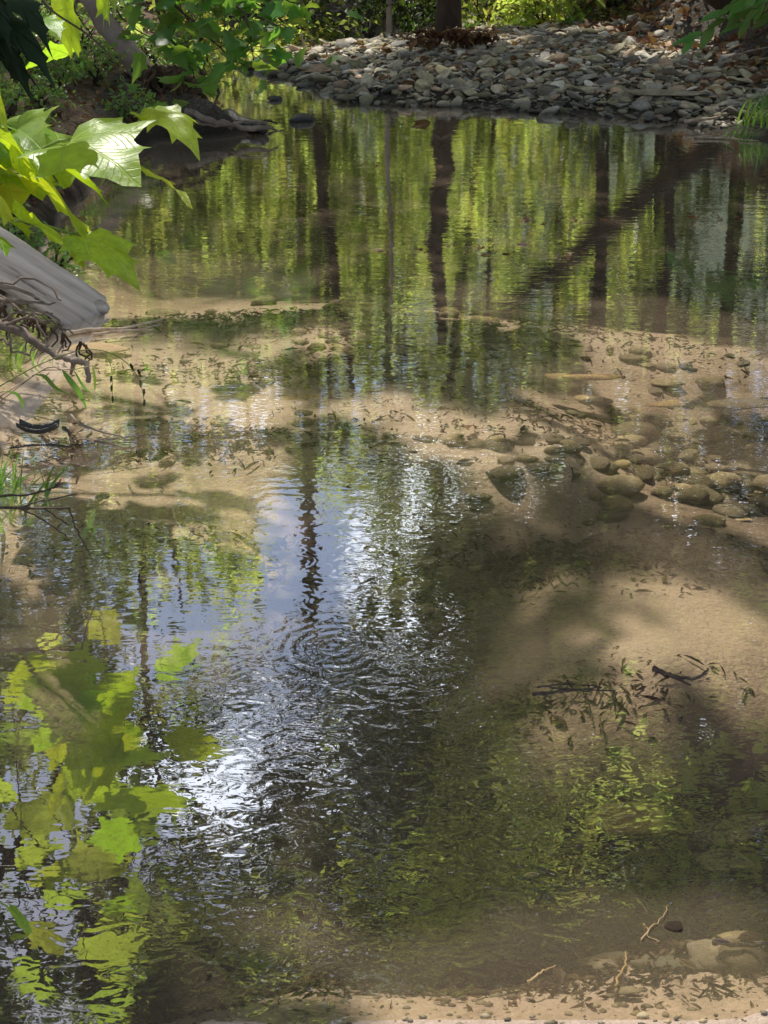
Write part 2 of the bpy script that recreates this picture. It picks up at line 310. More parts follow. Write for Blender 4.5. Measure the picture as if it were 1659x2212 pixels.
b = t.n('Bump', ins={'Strength': 1., 'Distance': .012, 'Height': t.math('ADD', (n2, 0), t.math('MULTIPLY', (n3, 0), 1.5))}); t.lk(b, 0, p, 'Normal'); t.lk(p, 0, t.out, 0)
M['ground'] = t.m
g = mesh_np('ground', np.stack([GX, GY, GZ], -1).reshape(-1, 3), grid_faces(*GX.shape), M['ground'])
tag(g, 'sandy brown creek bed rising into leaf strewn earth banks', 'ground', kind='structure')
# ------------------------------------------------------------------ water
t = NT('creek_water_surface')
geo = t.n('NewGeometry'); sx = t.n('SeparateXYZ', ins={0: (geo, 'Position')}); pos = (geo, 'Position')
def wn(scale, st, detail=1.0, off=0.0, dist=0.0):
    mp = t.n('Mapping', ins={'Vector': pos, 'Scale': st, 'Location': (off, off*.7, 0)}); return t.n('TexNoise', ins={'Vector': (mp, 0), 'Scale': scale, 'Detail': detail, 'Roughness': .5, 'Distortion': dist})
nearw = t.n('MapRange', interpolation_type='SMOOTHSTEP', ins={'Value': (sx, 1), 'From Min': 2.1, 'From Max': 5.6, 'To Min': 1.0, 'To Max': .10})
patch = t.n('MapRange', ins={'Value': (wn(1.1, (1, .6, 1), 2.0), 0), 'From Min': .40, 'From Max': .62, 'To Min': .14, 'To Max': 1.3})
leftc = t.n('MapRange', ins={'Value': (sx, 0), 'From Min': -.55, 'From Max': -.28, 'To Min': .24, 'To Max': 1.})
rightc = t.n('MapRange', ins={'Value': (sx, 0), 'From Min': .15, 'From Max': .8, 'To Min': 1., 'To Max': .55})
amp = t.math('MULTIPLY', t.math('MULTIPLY', nearw, patch), t.math('MULTIPLY', leftc, rightc))
h1 = t.math('MULTIPLY', (wn(24, (.85, 1.1, 1), 1.0, dist=.8), 0), .0012)
h2 = t.math('MULTIPLY', (wn(55, (.7, 1.1, 1), 1., 5.), 0), .00022)
hs = t.math('MULTIPLY', t.math('ADD', h1, h2), amp)
farw = t.n('MapRange', ins={'Value': (sx, 1), 'From Min': 2.4, 'From Max': 5.5, 'To Min': .22, 'To Max': 1.0})
hfar = t.math('MULTIPLY', farw, t.math('ADD', t.math('MULTIPLY', (wn(9, (.35, 1.3, 1), 2., 9.), 0), .0007), t.math('MULTIPLY', (wn(38, (.4, 1.4, 1), 1., 3.), 0), .00022)))
H = t.math('ADD', hs, hfar)
for px, py, lam, A, wd in [(720, 1400, .030, .00013, .14), (1130, 1265, .034, .00014, .15), (600, 1090, .046, .00007, .30), (330, 1560, .028, .00006, .12)]:
    c = PZ(px, py); d = t.n('VectorMath', operation='DISTANCE', ins={0: pos, 1: (c[0], c[1], 0)})
    w = t.math('SINE', t.math('MULTIPLY', (d, 1), 2*math.pi/lam)); e = t.math('POWER', 2.718, t.math('MULTIPLY', t.math('POWER', t.math('DIVIDE', (d, 1), wd), 2.0), -1.0))
    H = t.math('ADD', H, t.math('MULTIPLY', t.math('MULTIPLY', t.math('MULTIPLY', w, e), patch), A))
bmp = t.n('Bump', ins={'Strength': 1., 'Distance': 1., 'Height': H})
fr = t.n('LayerWeight', ins={'Blend': .5}); t.lk(bmp, 0, fr, 'Normal')
fac = t.math('ADD', t.math('MULTIPLY', t.math('POWER', (fr, 1),     .8), .70), t.math('MULTIPLY', t.math('POWER', (fr, 1), 4.0), .48), clamp=True)
gl = t.n('BsdfGlossy', ins={'Roughness': .0, 'Color': (.97, .98, 1, 1)}); t.lk(bmp, 0, gl, 'Normal')
tp = t.n('BsdfTransparent', ins={'Color': (.94, .91, .82, 1)})
mk = t.n('BsdfDiffuse', ins={'Color': (.52, .39, .28, 1)})
m1 = t.n('MixShader', ins={0: .12}); t.lk(tp, 0, m1, 1); t.lk(mk, 0, m1, 2)
fre = t.n('Fresnel', ins={'IOR': 1.33}); t.lk(bmp, 0, fre, 'Normal')
ma = t.n('MixShader'); t.lk(fre, 0, ma, 0); t.lk(m1, 0, ma, 1); mb_ = t.n('MixShader'); t.lk(fac, 0, mb_, 0); t.lk(gl, 0, mb_, 2)
m2 = t.n('AddShader'); t.lk(ma, 0, m2, 0); t.lk(mb_, 0, m2, 1); t.lk(m2, 0, t.out, 0)
M['water'] = t.m
wv = np.array([(-60, -30, 0), (60, -30, 0), (60, 60, 0), (-60, 60, 0)], float)
w = mesh_np('water', wv, np.array([[0, 1, 2, 3]]), M['water'], smooth=False)
tag(w, 'rippled creek water mirroring green trees and sky', 'water', kind='structure')
# ------------------------------------------------------------------ sunlight pattern
SUNNY = [(-.95, 4.45, .65, 1.15, 1.), (-1.6, 5.9, 1.2, 1.3, 1.), (-2.6, 9.0, .9, 2.0, 1.), (-.85, 3.2, .45, .5, .9)]
for px, py, rx, ry, a in [(180, 640, .75, .9, 1), (230, 800, .6, .8, 1), (200, 960, .5, .6, 1), (250, 1130, .45, .35, 1), (480, 610, .6, .35, .8), (20, 400, 1.0, 1.2, .8), (100, 250, 2.4, 2.2, 1), (200, 160, 2.6, 2.0, 1),
      (1385, 680, .26, .30, 1.3), (1620, 725, .30, .22, 1), (1040, 650, .22, .10, .8), (820, 860, .35, .14, .7), (1020, 930, .45, .2, .55), (1250, 812, .3, .08, .8), (1450, 870, .15, .08, .8),
      (1300, 1400, .45, .20, .38), (1040, 1540, .26, .16, .8), (1550, 1330, .3, .25, .5), (690, 1990, .2, .05, .9), (60, 1390, .2, .09, 1), (380, 1985, .12, .03, .8), (1000, 2215, 1.2, .10, 1), (1350, 2080, .5, .13, .6), (680, 2120, .2, .06, .7),
      (640, 115, 1.0, .9, 1), (900, 100, 1.3, .9, .9), (1150, 115, .9, .5, .8), (1560, 175, .7, .25, .8), (1350, 200, .5, .3, .5), (1000, 170, 1.0, .5, .45), (720, 160, .8, .6, .7), (1250, 60, 1.2, 1.0, .6), (1590, 275, .2, .15, .8), (1450, 150, .6, .3, .4)]:
    q = PZ(px, py); SUNNY.append((q[0], q[1], rx, ry, a))
def sunmask(X, Y):
    m = np.zeros(np.shape(X))
    for x, y, rx, ry, a in SUNNY: m = np.maximum(m, a*np.exp(-(((X-x)/rx)**2+((Y-y)/ry)**2)**1.6))
    return np.clip(m+.25*fbm(X, Y, 2.5, 2, 51), 0, 1)
# openings in the canopy towards the sky: (azimuth px, mirrored px row, half sizes, strength)
GAPS = [(640, 1150, 85, 120, 1.), (610, 1290, 60, 50, .9), (892, 1090, 16, 110, 1.), (700, 1290, 40, 60, .8), (540, 1545, 50, 34, .9), (490, 1700, 68, 76, 1.), (690, 1630, 62, 62, 1.), (480, 1905, 90, 34, 1), (680, 1955, 30, 20, 1),
        (780, 1850, 50, 20, .7), (1165, 1975, 30, 50, .8), (1090, 2040, 40, 26, .7), (305, 1265, 18, 20, 1), (945, 780, 8, 200, .6), (1640, 1800, 24, 24, .8), (800, 320, 26, 60, .8), (590, 330, 26, 40, .7), (1165, 660, 20, 40, .9)]
def gapmask(P):
    # seen in the mirror: from the camera's image below the water line
    x = P[:, 0]; y = P[:, 1]; z = -P[:, 2]-CH
    dep = y*math.cos(TH)-z*math.sin(TH); up = y*math.sin(TH)+z*math.cos(TH); dep = np.maximum(dep, .1)
    px = CX+F*x/dep; py = CY-F*up/dep; m = np.zeros(len(P))
    for gx, gy, rx, ry, a in GAPS: m = np.maximum(m, a*np.exp(-((((px-gx)/rx)**2+((py-gy)/ry)**2)**2)))
    return m
def shadow_keep(P, k=1.0):
    X = P[:, 0]-SUN[0]/SUN[2]*P[:, 2]; Y = P[:, 1]-SUN[1]/SUN[2]*P[:, 2]
    return rng.random(len(P)) > k*np.clip(sunmask(X, Y)*1.7-.15, 0, 1)
LIT = [(PY(200, 320, 3.85), .22), (PY(140, 430, 3.9), .22), (PY(60, 300, 4.), .22), (PY(170, 60, 3.8), .2), (PY(240, 20, 3.9), .15), (PY(30, 230, 4.), .18), (PY(240, 530, 3.75), .18), (PY(130, 500, 3.9), .15), (PY(380, 255, 4.1), .12), (PY(50, 140, 4.), .18), (PY(100, 600, 5.2), .3), (PY(190, 670, 5.4), .15)]
LIT += [(RP(x, y, 5.7), q) for x, y, q in ((230, 1370, .2), (400, 1420, .2), (200, 1580, .28), (250, 1650, .25), (60, 1640, .25), (100, 1740, .25), (300, 1780, .22), (230, 1860, .3), (90, 1840, .25), (250, 2040, .28), (250, 2170, .2), (360, 1825, .1), (150, 1930, .25))]
LIT += [(PZ(x, y), q) for x, y, q in ((1300, 850, .12), (1450, 960, .14), (1080, 1003, .09), (950, 930, .16), (1200, 812, .09), (1550, 870, .12), (850, 862, .12), (1400, 770, .14), (1600, 1000, .12), (1250, 960, .09), (1100, 880, .08), (1040, 650, .16), (700, 720, .15), (1150, 1150, .08), (1450, 1180, .10), (300, 800, .3), (450, 840, .2), (250, 930, .25), (350, 1120, .25), (150, 1130, .25), (480, 610, .3), (300, 600, .3), (1385, 680, .22), (1330, 700, .12), (1620, 730, .2), (1060, 1450, .05), (1180, 1405, .08), (1290, 1385, .06), (1340, 1440, .04), (1450, 1335, .09), (1600, 1300, .07), (1560, 1420, .04), (1230, 1480, .05), (1000, 1560, .07), (1080, 1525, .05), (560, 2100, .04), (420, 1990, .05), (690, 1990, .08), (50, 1390, .1), (1150, 2060, .13), (1520, 2110, .16), (900, 2130, .10), (1300, 2000, .10), (1350, 2090, .18), (1500, 1980, .12), (1600, 1940, .08), (1000, 2190, .2), (400, 240, .5), (200, 170, .7), (100, 230, .5), (330, 120, .35), (640, 115, .7), (760, 140, .5), (930, 100, .6), (1120, 90, .5), (1480, 180, .45), (1600, 160, .45), (1050, 150, .35), (800, 190, .15), (1200, 190, .15), (1300, 130, .3), (980, 200, .1), (1590, 285, .2), (1300, 60, .3), (1120, 60, .5), (1230, 66, .3), (1040, 80, .3), (1450, 110, .25))]
LIT += [(np.array([x_, 18.6, z_]), .85) for x_, z_ in ((-4.2, 2.6), (-2.8, 3.2), (-1.5, 2.4), (.4, 2.6), (1.5, 2.2), (2.6, 3.2), (5.0, 2.6))]
LIT += [(np.array([.3, 7.4, 3.9]), .6), (np.array([-.1, 7.5, 4.4]), .5), (np.array([1.2, 7.8, 3.7]), .55)]
def lit_keep(P, k=1.0):
    m = np.ones(len(P), bool)
    for p, q in LIT:
        d = P-p; t_ = d@SUN; pr = np.linalg.norm(d-t_[:, None]*SUN, axis=1); m &= (t_ < .5) | (pr > (q+.06)*k)
    return m
# ------------------------------------------------------------------ leaf clouds
def leaves(P, size, flat=.6, asp=.62, jitter=.35):
    """folded leaves at points P -> V, F"""
    n = len(P); N = rng.normal(0, 1, (n, 3)); N[:, 2] = np.abs(N[:, 2])+flat*2; N /= np.linalg.norm(N, axis=1)[:, None]
    A = rng.normal(0, 1, (n, 3)); A -= N*(A*N).sum(1)[:, None]; A /= np.linalg.norm(A, axis=1)[:, None]; A[:, 2] -= .25; B = np.cross(N, A)
    L = size*rng.uniform(1-jitter, 1+jitter, n)[:, None]; W = L*asp*.5
    b = P; r = P+A*L*.42+B*W+N*L*.07; r2 = P+A*L*.75+B*W*.62+N*L*.04; tip = P+A*L-N*L*.12; l = P+A*L*.42-B*W+N*L*.07; l2 = P+A*L*.75-B*W*.62+N*L*.04
    V = np.stack([b, r, r2, tip, l2, l], 1).reshape(-1, 3); i = np.arange(n)[:, None]*6
    Fq = np.concatenate([i+np.array([[0, 1, 2, 3]]), i+np.array([[0, 3, 4, 5]])]); return V, Fq
def cloud(center, rad, n, clumps=30, cs=.28, shell=.55):
    c = np.asarray(center, float); rad = np.asarray(rad, float)
    D = rng.normal(0, 1, (clumps, 3)); D /= np.linalg.norm(D, axis=1)[:, None]; K = D*(rng.uniform(shell, 1, clumps)[:, None])*rad+c
    w = rng.uniform(.4, 1.6, clumps); w /= w.sum(); k = rng.choice(clumps, n, p=w)
    return K[k]+rng.normal(0, 1, (n, 3))*rad*cs*np.array([1, 1, .7])*rng.uniform(.6, 1.3, clumps)[k][:, None], K
def tree(name, label, cat, x, y, h, crowns, trunk_r, mat, leaf=.15, group=None, lean=(0, 0), bark='bark', gap=1., sun=1.0, limbs=8, basez=None):
    z0 = gz(x, y)-.1 if basez is None else basez
    root = tag(empty(name, (x, y, z0)), label, cat, group)
    top = np.array([x+lean[0], y+lean[1], z0+h]); b0 = np.array([x, y, z0])
    mb = MB(); tp = bez(b0, b0+(top-b0)*.5+np.array([rng.normal(0, .15), rng.normal(0, .15), 0]), top, 12, .03); mb.tube(tp, [trunk_r*1.35, trunk_r*1.02, trunk_r*.9, trunk_r*.7, trunk_r*.4], 12, .05)
    allP = []
    for (c, rad, n, cl) in crowns:
        P, K = cloud(np.array(c), rad, n, cl); allP.append(P)
        for kk in K[:limbs]:
            s = tp[rng.integers(5, 11)]; lb_ = bez(s, (s+kk)/2+np.array([0, 0, .3]), kk, 9, .03)
            if lit_keep(lb_, 1.2).all(): mb.tube(lb_, [trunk_r*.3, trunk_r*.08], 5)
    P = np.concatenate(allP); 
    if gap: P = P[rng.random(len(P)) > gap*gapmask(P)]
    P = P[shadow_keep(P, sun)]; P = P[lit_keep(P)]
    mb.build('trunk', M[bark], root, loc=(0, 0, 0)).location = (-x, -y, -z0)
    V, Fq = leaves(P, leaf); o = mesh_np('crown', V-np.array([x, y, z0]), Fq, M[mat], root, smooth=False)
    return root
# far bank trees: azimuth px, distance, label
def X_at(px, Y, z=1.): return PY(px, 300, Y)[0]*1.0
FT = [ # px, Y, height, crown radius, n, material, trunk radius
 (-500, 19, 9, 2.6, 3000, 'tree_leaf', .16), (-120, 21, 10, 2.5, 3600, 'lime_leaf', .12), (120, 18, 8, 2.0, 3300, 'tree_leaf', .10), (330, 20, 8.5, 2.0, 3600, 'lime_leaf', .14), (520, 23, 9.5, 2.1, 3200, 'lime_leaf', .12),
 (700, 20.5, 7.0, 1.6, 2600, 'tree_leaf', .09), (850, 24, 8.6, 1.8, 2600, 'lime_leaf', .12), (1060, 19.5, 9, 1.8, 3200, 'lime_leaf', .05), (1210, 22, 10.5, 2.2, 3600, 'lime_leaf', .14), (1400, 18.5, 9.5, 2.3, 3800, 'tree_leaf', .10),
 (1600, 20, 11, 2.6, 4200, 'deep_leaf', .16), (1900, 19, 11, 2.8, 3600, 'deep_leaf', .2), (2300, 20, 11, 2.8, 2500, 'deep_leaf', .2)]
FL = ['slender', 'bushy', 'low spreading', 'round crowned', 'feathery', 'thin', 'tall pale green', 'whippy', 'broad lime green', 'dense', 'dark green', 'heavy dark', 'outermost dark']
for i, (px, Y, h, cr, n, m, tr) in enumerate(FT):
    x = (px-CX)/F*(Y*math.cos(TH)+CH*.4+1.2); zt = h
    n = int(n*.8); cs = [((x, Y, h*.72), (cr, cr, h*.30), n, 34), ((x+rng.normal(0, .5), Y-.4, h*.34), (cr*1.0, cr*.8, h*.20), int(n*.6), 26)]
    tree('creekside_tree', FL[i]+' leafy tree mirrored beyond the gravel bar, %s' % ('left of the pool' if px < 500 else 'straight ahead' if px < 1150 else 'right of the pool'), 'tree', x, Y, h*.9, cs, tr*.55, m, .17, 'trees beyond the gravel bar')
# the thick trunk standing behind the bar
q = PY(966, 62, 12.9); x0 = q[0]
tree('thick_tree', 'thick brown tree trunk standing at the back of the gravel bar', 'tree', x0, 12.9, 2.4, [((x0+.3, 12.9, 3.0), (1.2, .6, .8), 1100, 22), ((x0+.6, 13.4, 5.4), (1.8, 1.2, 1.2), 1400, 24)], .088, 'tree_leaf', .15)
# pale sapling
q = PY(840, 92, 13.6); r_ = tag(empty('bare_sapling', (q[0], 13.6, gz(q[0], 13.6))), 'pale bare sapling stem rising from the back edge of the bar', 'sapling')
mb = MB(); mb.tube(poly([(0, 0, -.05), (.0, 0, .4), (-.015, .02, .9), (.03, 0, 1.8), (.0, 0, 3.2)], 14), [.03, .022, .02, .01], 7, .08); mb.build('stem', M['pale_bark'], r_)
# leaning trunk above the right bank, mirrored as a dark diagonal
mb = MB(); A = PZ(1640, 120, .4); A = np.array([3.1, 12.2, .5]); pts = [A, RP(1540, 322, 12.0), RP(1340, 470, 11.8), RP(1190, 590, 11.6), RP(1080, 680, 11.5)]
r_ = tag(empty('leaning_tree', A), 'dead brown trunk leaning left out over the pool from the right bank', 'tree')
mb.tube(poly(pts, 22, .01), [.12, .10, .095, .07, .03], 10, .08); mb.build('trunk', M['bark'], r_).location = -Vector(A)
# bank trees near the water whose crowns arch over (seen mirrored)
tree('arching_tree', 'broad tree arching over the right side of the pool', 'tree', 5.2, 8.5, 8.5, [((2.6, 8.6, 6.6), (1.9, 1.8, 1.5), 4200, 44), ((1.5, 9.8, 8.6), (1.5, 1.5, 1.2), 2600, 30), ((4.4, 8, 4.6), (1.8, 2.2, 1.5), 2800, 26), ((2.5, 11.5, 5.4), (1.7, 1.2, 1.3), 2200, 26)], .22, 'lime_leaf', .13, lean=(-1.6, .2))
tree('overhanging_tree', 'leafy tree overhanging the left side of the pool', 'tree', -5.2, 8.2, 8.0, [((-2.4, 9.2, 6.4), (1.5, 1.6, 1.3), 3600, 36), ((-.9, 9.8, 8.0), (1.4, 1.3, 1.1), 2600, 30), ((-3.2, 12.5, 5.0), (1.6, 1.2, 1.5), 2600, 24), ((-1.8, 7.8, 5.6), (.8, .9, .6), 900, 16)], .2, 'lime_leaf', .13, lean=(1.6, .5))
tree('canopy_tree', 'high canopy tree over the middle of the creek', 'tree', 4.9, 14.5, 11, [((.7, 11.2, 9.4), (2.4, 1.6, 1.1), 3400, 36), ((.6, 8.2, 6.6), (1.2, .9, .6), 1900, 22)], .12, 'tree_leaf', .12, lean=(-2.6, -2.3))
# unseen canopy added to shade the pool; leaf sprays follow the sunlight pattern
n = 7500
gxp = rng.uniform(-5, 6.5, n); gyp = rng.uniform(-7, 14.0, n)
keep = rng.random(n) > np.clip(sunmask(gxp, gyp)*1.7-.1, 0, 1); gxp, gyp = gxp[keep], gyp[keep]
H = rng.uniform(7.5, 10.5, len(gxp)); CP = np.stack([gxp+SUN[0]/SUN[2]*H, gyp+SUN[1]/SUN[2]*H, H], 1)
CP = np.repeat(CP, 7, 0)+rng.normal(0, .17, (len(CP)*7, 3)); CP = CP[shadow_keep(CP, 1.0)]; CP = CP[rng.random(len(CP)) > gapmask(CP)]; 
EX = []  # extra sprays added only to deepen the shade on the near water
for x0_, x1_, y0_, y1_, nn in ((330, 1350, 1520, 1960, 620), (1200, 1700, 1600, 1930, 320), (300, 960, 1240, 1520, 420), (-50, 330, 1560, 2250, 260), (300, 1000, 1960, 2150, 130)):
    for k in range(nn):
        q = PZ(rng.uniform(x0_, x1_), rng.uniform(y0_, y1_)); h_ = rng.uniform(7.5, 10.5); EX.append(q+SUN/SUN[2]*h_)
EX = np.repeat(np.array(EX), 7, 0)+rng.normal(0, .15, (len(EX)*7, 3))
CP = np.concatenate([CP, EX]); CP = CP[lit_keep(CP)]
for side, lab, bx, by in ((0, 'unseen tree added at left, its crown shaped to shade the pool', -5.6, 4.2), (1, 'unseen tree added at right, its crown shaped to shade the pool', 6.6, 5.0)):
    Q = CP[(CP[:, 0] > .6) == bool(side)]; z0 = gz(bx, by)-.1
    root = tag(empty('added_shade_tree', (bx, by, z0)), lab, 'tree'); mb = MB(); top = np.array([bx*.8, by+1.5, 9.5])
    tp = bez((bx, by, z0), (bx, by+.3, 5), top, 12, .03); mb.tube(tp, [.32, .25, .15], 12, .05)
    for k in range(16):
        e = Q[rng.integers(len(Q))]; s = tp[rng.integers(6, 12)]; lb_ = bez(s, (s+e)/2+np.array([0, 0, .4]), e, 12, .05)
        if lit_keep(lb_, 1.3).all(): mb.tube(lb_, [.08, .015], 6)
    mb.build('trunk', M['bark'], root).location = (-bx, -by, -z0)
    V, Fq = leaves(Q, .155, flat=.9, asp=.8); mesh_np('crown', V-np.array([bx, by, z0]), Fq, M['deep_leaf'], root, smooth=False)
# far backdrop wood
P = []
for k in range(46):
    x = rng.uniform(-22, 24); y = rng.uniform(27, 36); z = rng.uniform(1, 9); pp, _ = cloud((x, y, z), (2.4, 1.5, 1.8), 520, 12); P.append(pp)
P = np.concatenate(P); P = P[rng.random(len(P)) > gapmask(P)]; V, Fq = leaves(P, .32)
o = mesh_np('distant_woods', V, Fq, M['lime_leaf'], smooth=False); tag(o, 'distant sunlit woodland foliage closing the view upstream', 'woods', kind='stuff')
for i, (x, y, z, rx, ry, rz, nn, mt, sz_, lb) in enumerate([(3.6, 24, 9.8, 2.6, 2, 3.2, 3600, 'lime_leaf', .20, 'tall tree rising behind the bar, third from the right'), (7.6, 24, 9.5, 2.8, 2, 3.4, 3600, 'tree_leaf', .20, 'tall dark tree rising far behind the right slope'), (1.1, 25, 9.5, 1.5, 1.5, 2.6, 2000, 'tree_leaf', .22, 'slim tall tree rising behind the thick trunk'),
      (-6.2, 23, 9.0, 2.2, 2, 3.2, 3000, 'tree_leaf', .22, 'tall green tree rising behind the left bank'), (-3.7, 25, 10.5, 1.5, 1.5, 3.0, 2200, 'lime_leaf', .22, 'slim tall sunlit tree left of the opening in the canopy'), (2.9, 15.5, 6.4, 1.5, 1.2, 1.6, 3000, 'tree_leaf', .15, 'bushy tree standing just behind the bar on the right'), (4.6, 14.0, 6.0, 1.4, 1.2, 1.8, 2600, 'deep_leaf', .15, 'dark tree standing on the brown right slope')]):
    tree('background_tree', lb, 'tree', x, y, z, [((x, y, z), (rx, ry, rz), nn, 30)], .05, mt, sz_, lean=(rng.normal(0, .7), 0))
for i, (x, y, z, rx, ry, rz, nn, mt, lb) in enumerate([(-.9, 22.5, 12.3, 1.9, 1.2, 1.6, 3000, 'deep_leaf', 'dark tree whose crown splits the sky opening in two'), (-5.2, 20, 10.4, 1.7, 1.2, 2.6, 3200, 'tree_leaf', 'green tree filling the gap above the root wad'), (-9.6, 22, 14.6, 2.4, 1.6, 4.6, 5200, 'deep_leaf', 'tall dark tree on the left bank, leftmost of the high canopy'), (-6.4, 21.5, 14.0, 2.2, 1.5, 4.6, 5600, 'tree_leaf', 'tall green tree on the left bank above the root wad'), (-3.6, 22.5, 15.6, 1.7, 1.5, 3.8, 4300, 'deep_leaf', 'tall dark tree just left of the sky opening'),
      (-.9, 23, 17.6, 1.9, 1.3, 3.0, 3800, 'tree_leaf', 'tall tree whose ragged crown breaks the sky opening'), (1.6, 22, 14.4, 1.6, 1.5, 4.2, 5000, 'lime_leaf', 'tall green tree just right of the sky opening'), (3.9, 21, 13.8, 1.9, 1.5, 4.4, 5400, 'lime_leaf', 'tall dark tree behind the middle of the bar'), (6.8, 20.5, 13.0, 2.1, 1.5, 4.6, 5200, 'tree_leaf', 'tall green tree on the brown slope, rightmost of the high canopy'), (-8.4, 22.5, 19.6, 2.4, 1.5, 2.6, 3600, 'deep_leaf', 'very tall tree crown highest over the left bank'), (-4.9, 23, 20.4, 2.2, 1.5, 2.4, 3300, 'tree_leaf', 'very tall tree crown over the root wad side'), (3.0, 22, 19.4, 2.2, 1.5, 2.6, 3600, 'tree_leaf', 'very tall tree crown over the middle of the bar'), (6.6, 21.5, 18.6, 2.2, 1.5, 2.8, 3600, 'deep_leaf', 'very tall tree crown over the right slope'), (-1.2, 23, 21.6, 2.0, 1.4, 1.6, 2300, 'tree_leaf', 'very tall crown closing the top of the sky opening'), (2.4, 17.5, 7.2, 1.4, 1.1, 1.6, 2200, 'tree_leaf', 'dark middle storey tree behind the bar right of the trunk'), (-1.0, 18.0, 5.6, 1.4, 1.1, 1.0, 1300, 'tree_leaf', 'middle storey tree below the sky opening')]):
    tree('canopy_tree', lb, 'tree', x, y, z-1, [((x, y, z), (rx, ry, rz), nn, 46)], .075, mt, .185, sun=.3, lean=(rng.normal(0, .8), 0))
for (bx_, by_, x, y, z, rx, ry, rz, nn, mt, lb) in [(5.4, 7.4, .25, 7.4, 3.9, .75, .5, .85, 900, 'tree_leaf', 'sunlit leaning young tree mirrored in the lower centre right'), (5.8, 8.6, .95, 7.9, 3.8, 1.1, .5, .8, 330, 'lime_leaf', 'second sunlit leaning young tree beside the right bank'), (-5.4, 7.6, -.2, 7.5, 4.5, .7, .5, .6, 700, 'lime_leaf', 'thin young tree reaching from the left bank over the middle'), (-5.0, 6.0, -1.6, 5.7, 3.4, .75, .45, .8, 1500, 'deep_leaf', 'dark shrubby tree behind the overhead sycamore leaves'), (-5.1, 6.4, -2.15, 6.2, 3.9, .5, .4, .9, 1300, 'deep_leaf', 'dark slender tree leftmost behind the overhead sycamore leaves'), (-6.4, 12.6, -4.2, 13.0, 10.3, .95, .7, 1.7, 2200, 'deep_leaf', 'dark tall tree at the far left behind the overhead sycamore leaves'), (-5.3, 7.0, -1.7, 7.1, 4.9, .6, .45, .5, 1200, 'deep_leaf', 'dark bushy tree topmost behind the overhead sycamore leaves')]:
    tree('young_tree', lb, 'tree', bx_, by_, z*.9, [((x, y, z), (rx, ry, rz), nn, 30)], .06, mt, .14 if mt == 'deep_leaf' else .10, lean=((x-bx_)*.7, y-by_), limbs=5, sun=0)
# understorey shrubs on the far bank and round the edges
def shrub(name, label, cat, x, y, r, h, n, mat, leaf=.06, group=None):
    z = gz(x, y); root = tag(empty(name, (x, y, z)), label, cat, group); mb = MB()
    P, K = cloud((x, y, z+h*.55), (r, r, h*.5), n, 14)
    P = P[P[:, 2] > z]
    for k in K[:7]: mb.tube(bez((x, y, z-.03), (x, y, z+h*.3), k, 5, .01), [.012, .004], 5)
    mb.build('stem', M['twig'], root).location = (-x, -y, -z); V, Fq = leaves(P, leaf, .3); mesh_np('foliage', V-np.array([x, y, z]), Fq, M[mat], root, smooth=False); return root
k = 0
for px, py, r, h, n, m in [(1040, 14, .3, .35, 260, 'tree_leaf'), (1090, 22, .4, .5, 420, 'lime_leaf'), (1170, 34, .35, .35, 320, 'lime_leaf'), (1250, 30, .45, .5, 450, 'tree_leaf'), (1330, 30, .35, .7, 500, 'deep_leaf'), (880, 26, .4, .6, 500, 'deep_leaf'), (800, 28, .6, .8, 600, 'deep_leaf'), (690, 30, .6, .7, 500, 'tree_leaf'), (560, 36, .6, .6, 500, 'lime_leaf'), (440, 50, .6, .6, 500, 'lime_leaf')]:
    q = PZ(px, py, .25); shrub('understorey_shrub', '%s shrub %s' % ({'lime_leaf': 'bright green', 'tree_leaf': 'mid green', 'deep_leaf': 'dark green'}[m], ['directly right of the thick trunk', 'two along right of the thick trunk', 'low in the middle of the far bank', 'spreading, beside the greenery right of centre', 'upright, where the right slope begins', 'just left of the thick trunk', 'behind the pale sapling', 'above the back channel', 'at the left end of the back channel', 'behind the leafy overhanging branch'][k]), 'shrub', q[0], q[1], r, h, n, m, .07, 'shrubs on the far bank'); k += 1
# ------------------------------------------------------------------ stones
ICO = {}
def ico(sub):
    if sub not in ICO:
        bm = bmesh.new(); bmesh.ops.create_icosphere(bm, subdivisions=sub, radius=1); V = np.array([v.co[:] for v in bm.verts]); Fa = np.array([[v.index for v in f.verts] for f in bm.faces]); bm.free(); ICO[sub] = (V, Fa)
    return ICO[sub]
def rock_shape(sub=3, planes=11, flat=.5, long=1.3, noise=.05):
    V, Fa = ico(sub); N = rng.normal(0, 1, (planes, 3)); N /= np.linalg.norm(N, axis=1)[:, None]; hN = rng.uniform(.62, .95, planes)
    d = V@N.T; rr = np.where(d > .05, hN/np.maximum(d, .05), 9.); r = -np.log(np.exp(-32*rr).sum(1)+math.exp(-32*1.15))/32
    r = r*(1+noise*np.array([mnoise.noise(Vector(v*2.3)+Vector((rng.uniform(0, 9), 0, 0))*0) for v in V]))
    return V*r[:, None]*np.array([long, 1, flat]), Fa
ROCKS = [rock_shape(3, 11, rng.uniform(.22, .6), rng.uniform(1.05, 1.7)) for _ in range(14)]
ROCKS_L = [rock_shape(2, 9, rng.uniform(.22, .6), rng.uniform(1.05, 1.7)) for _ in range(10)]
RM = {}
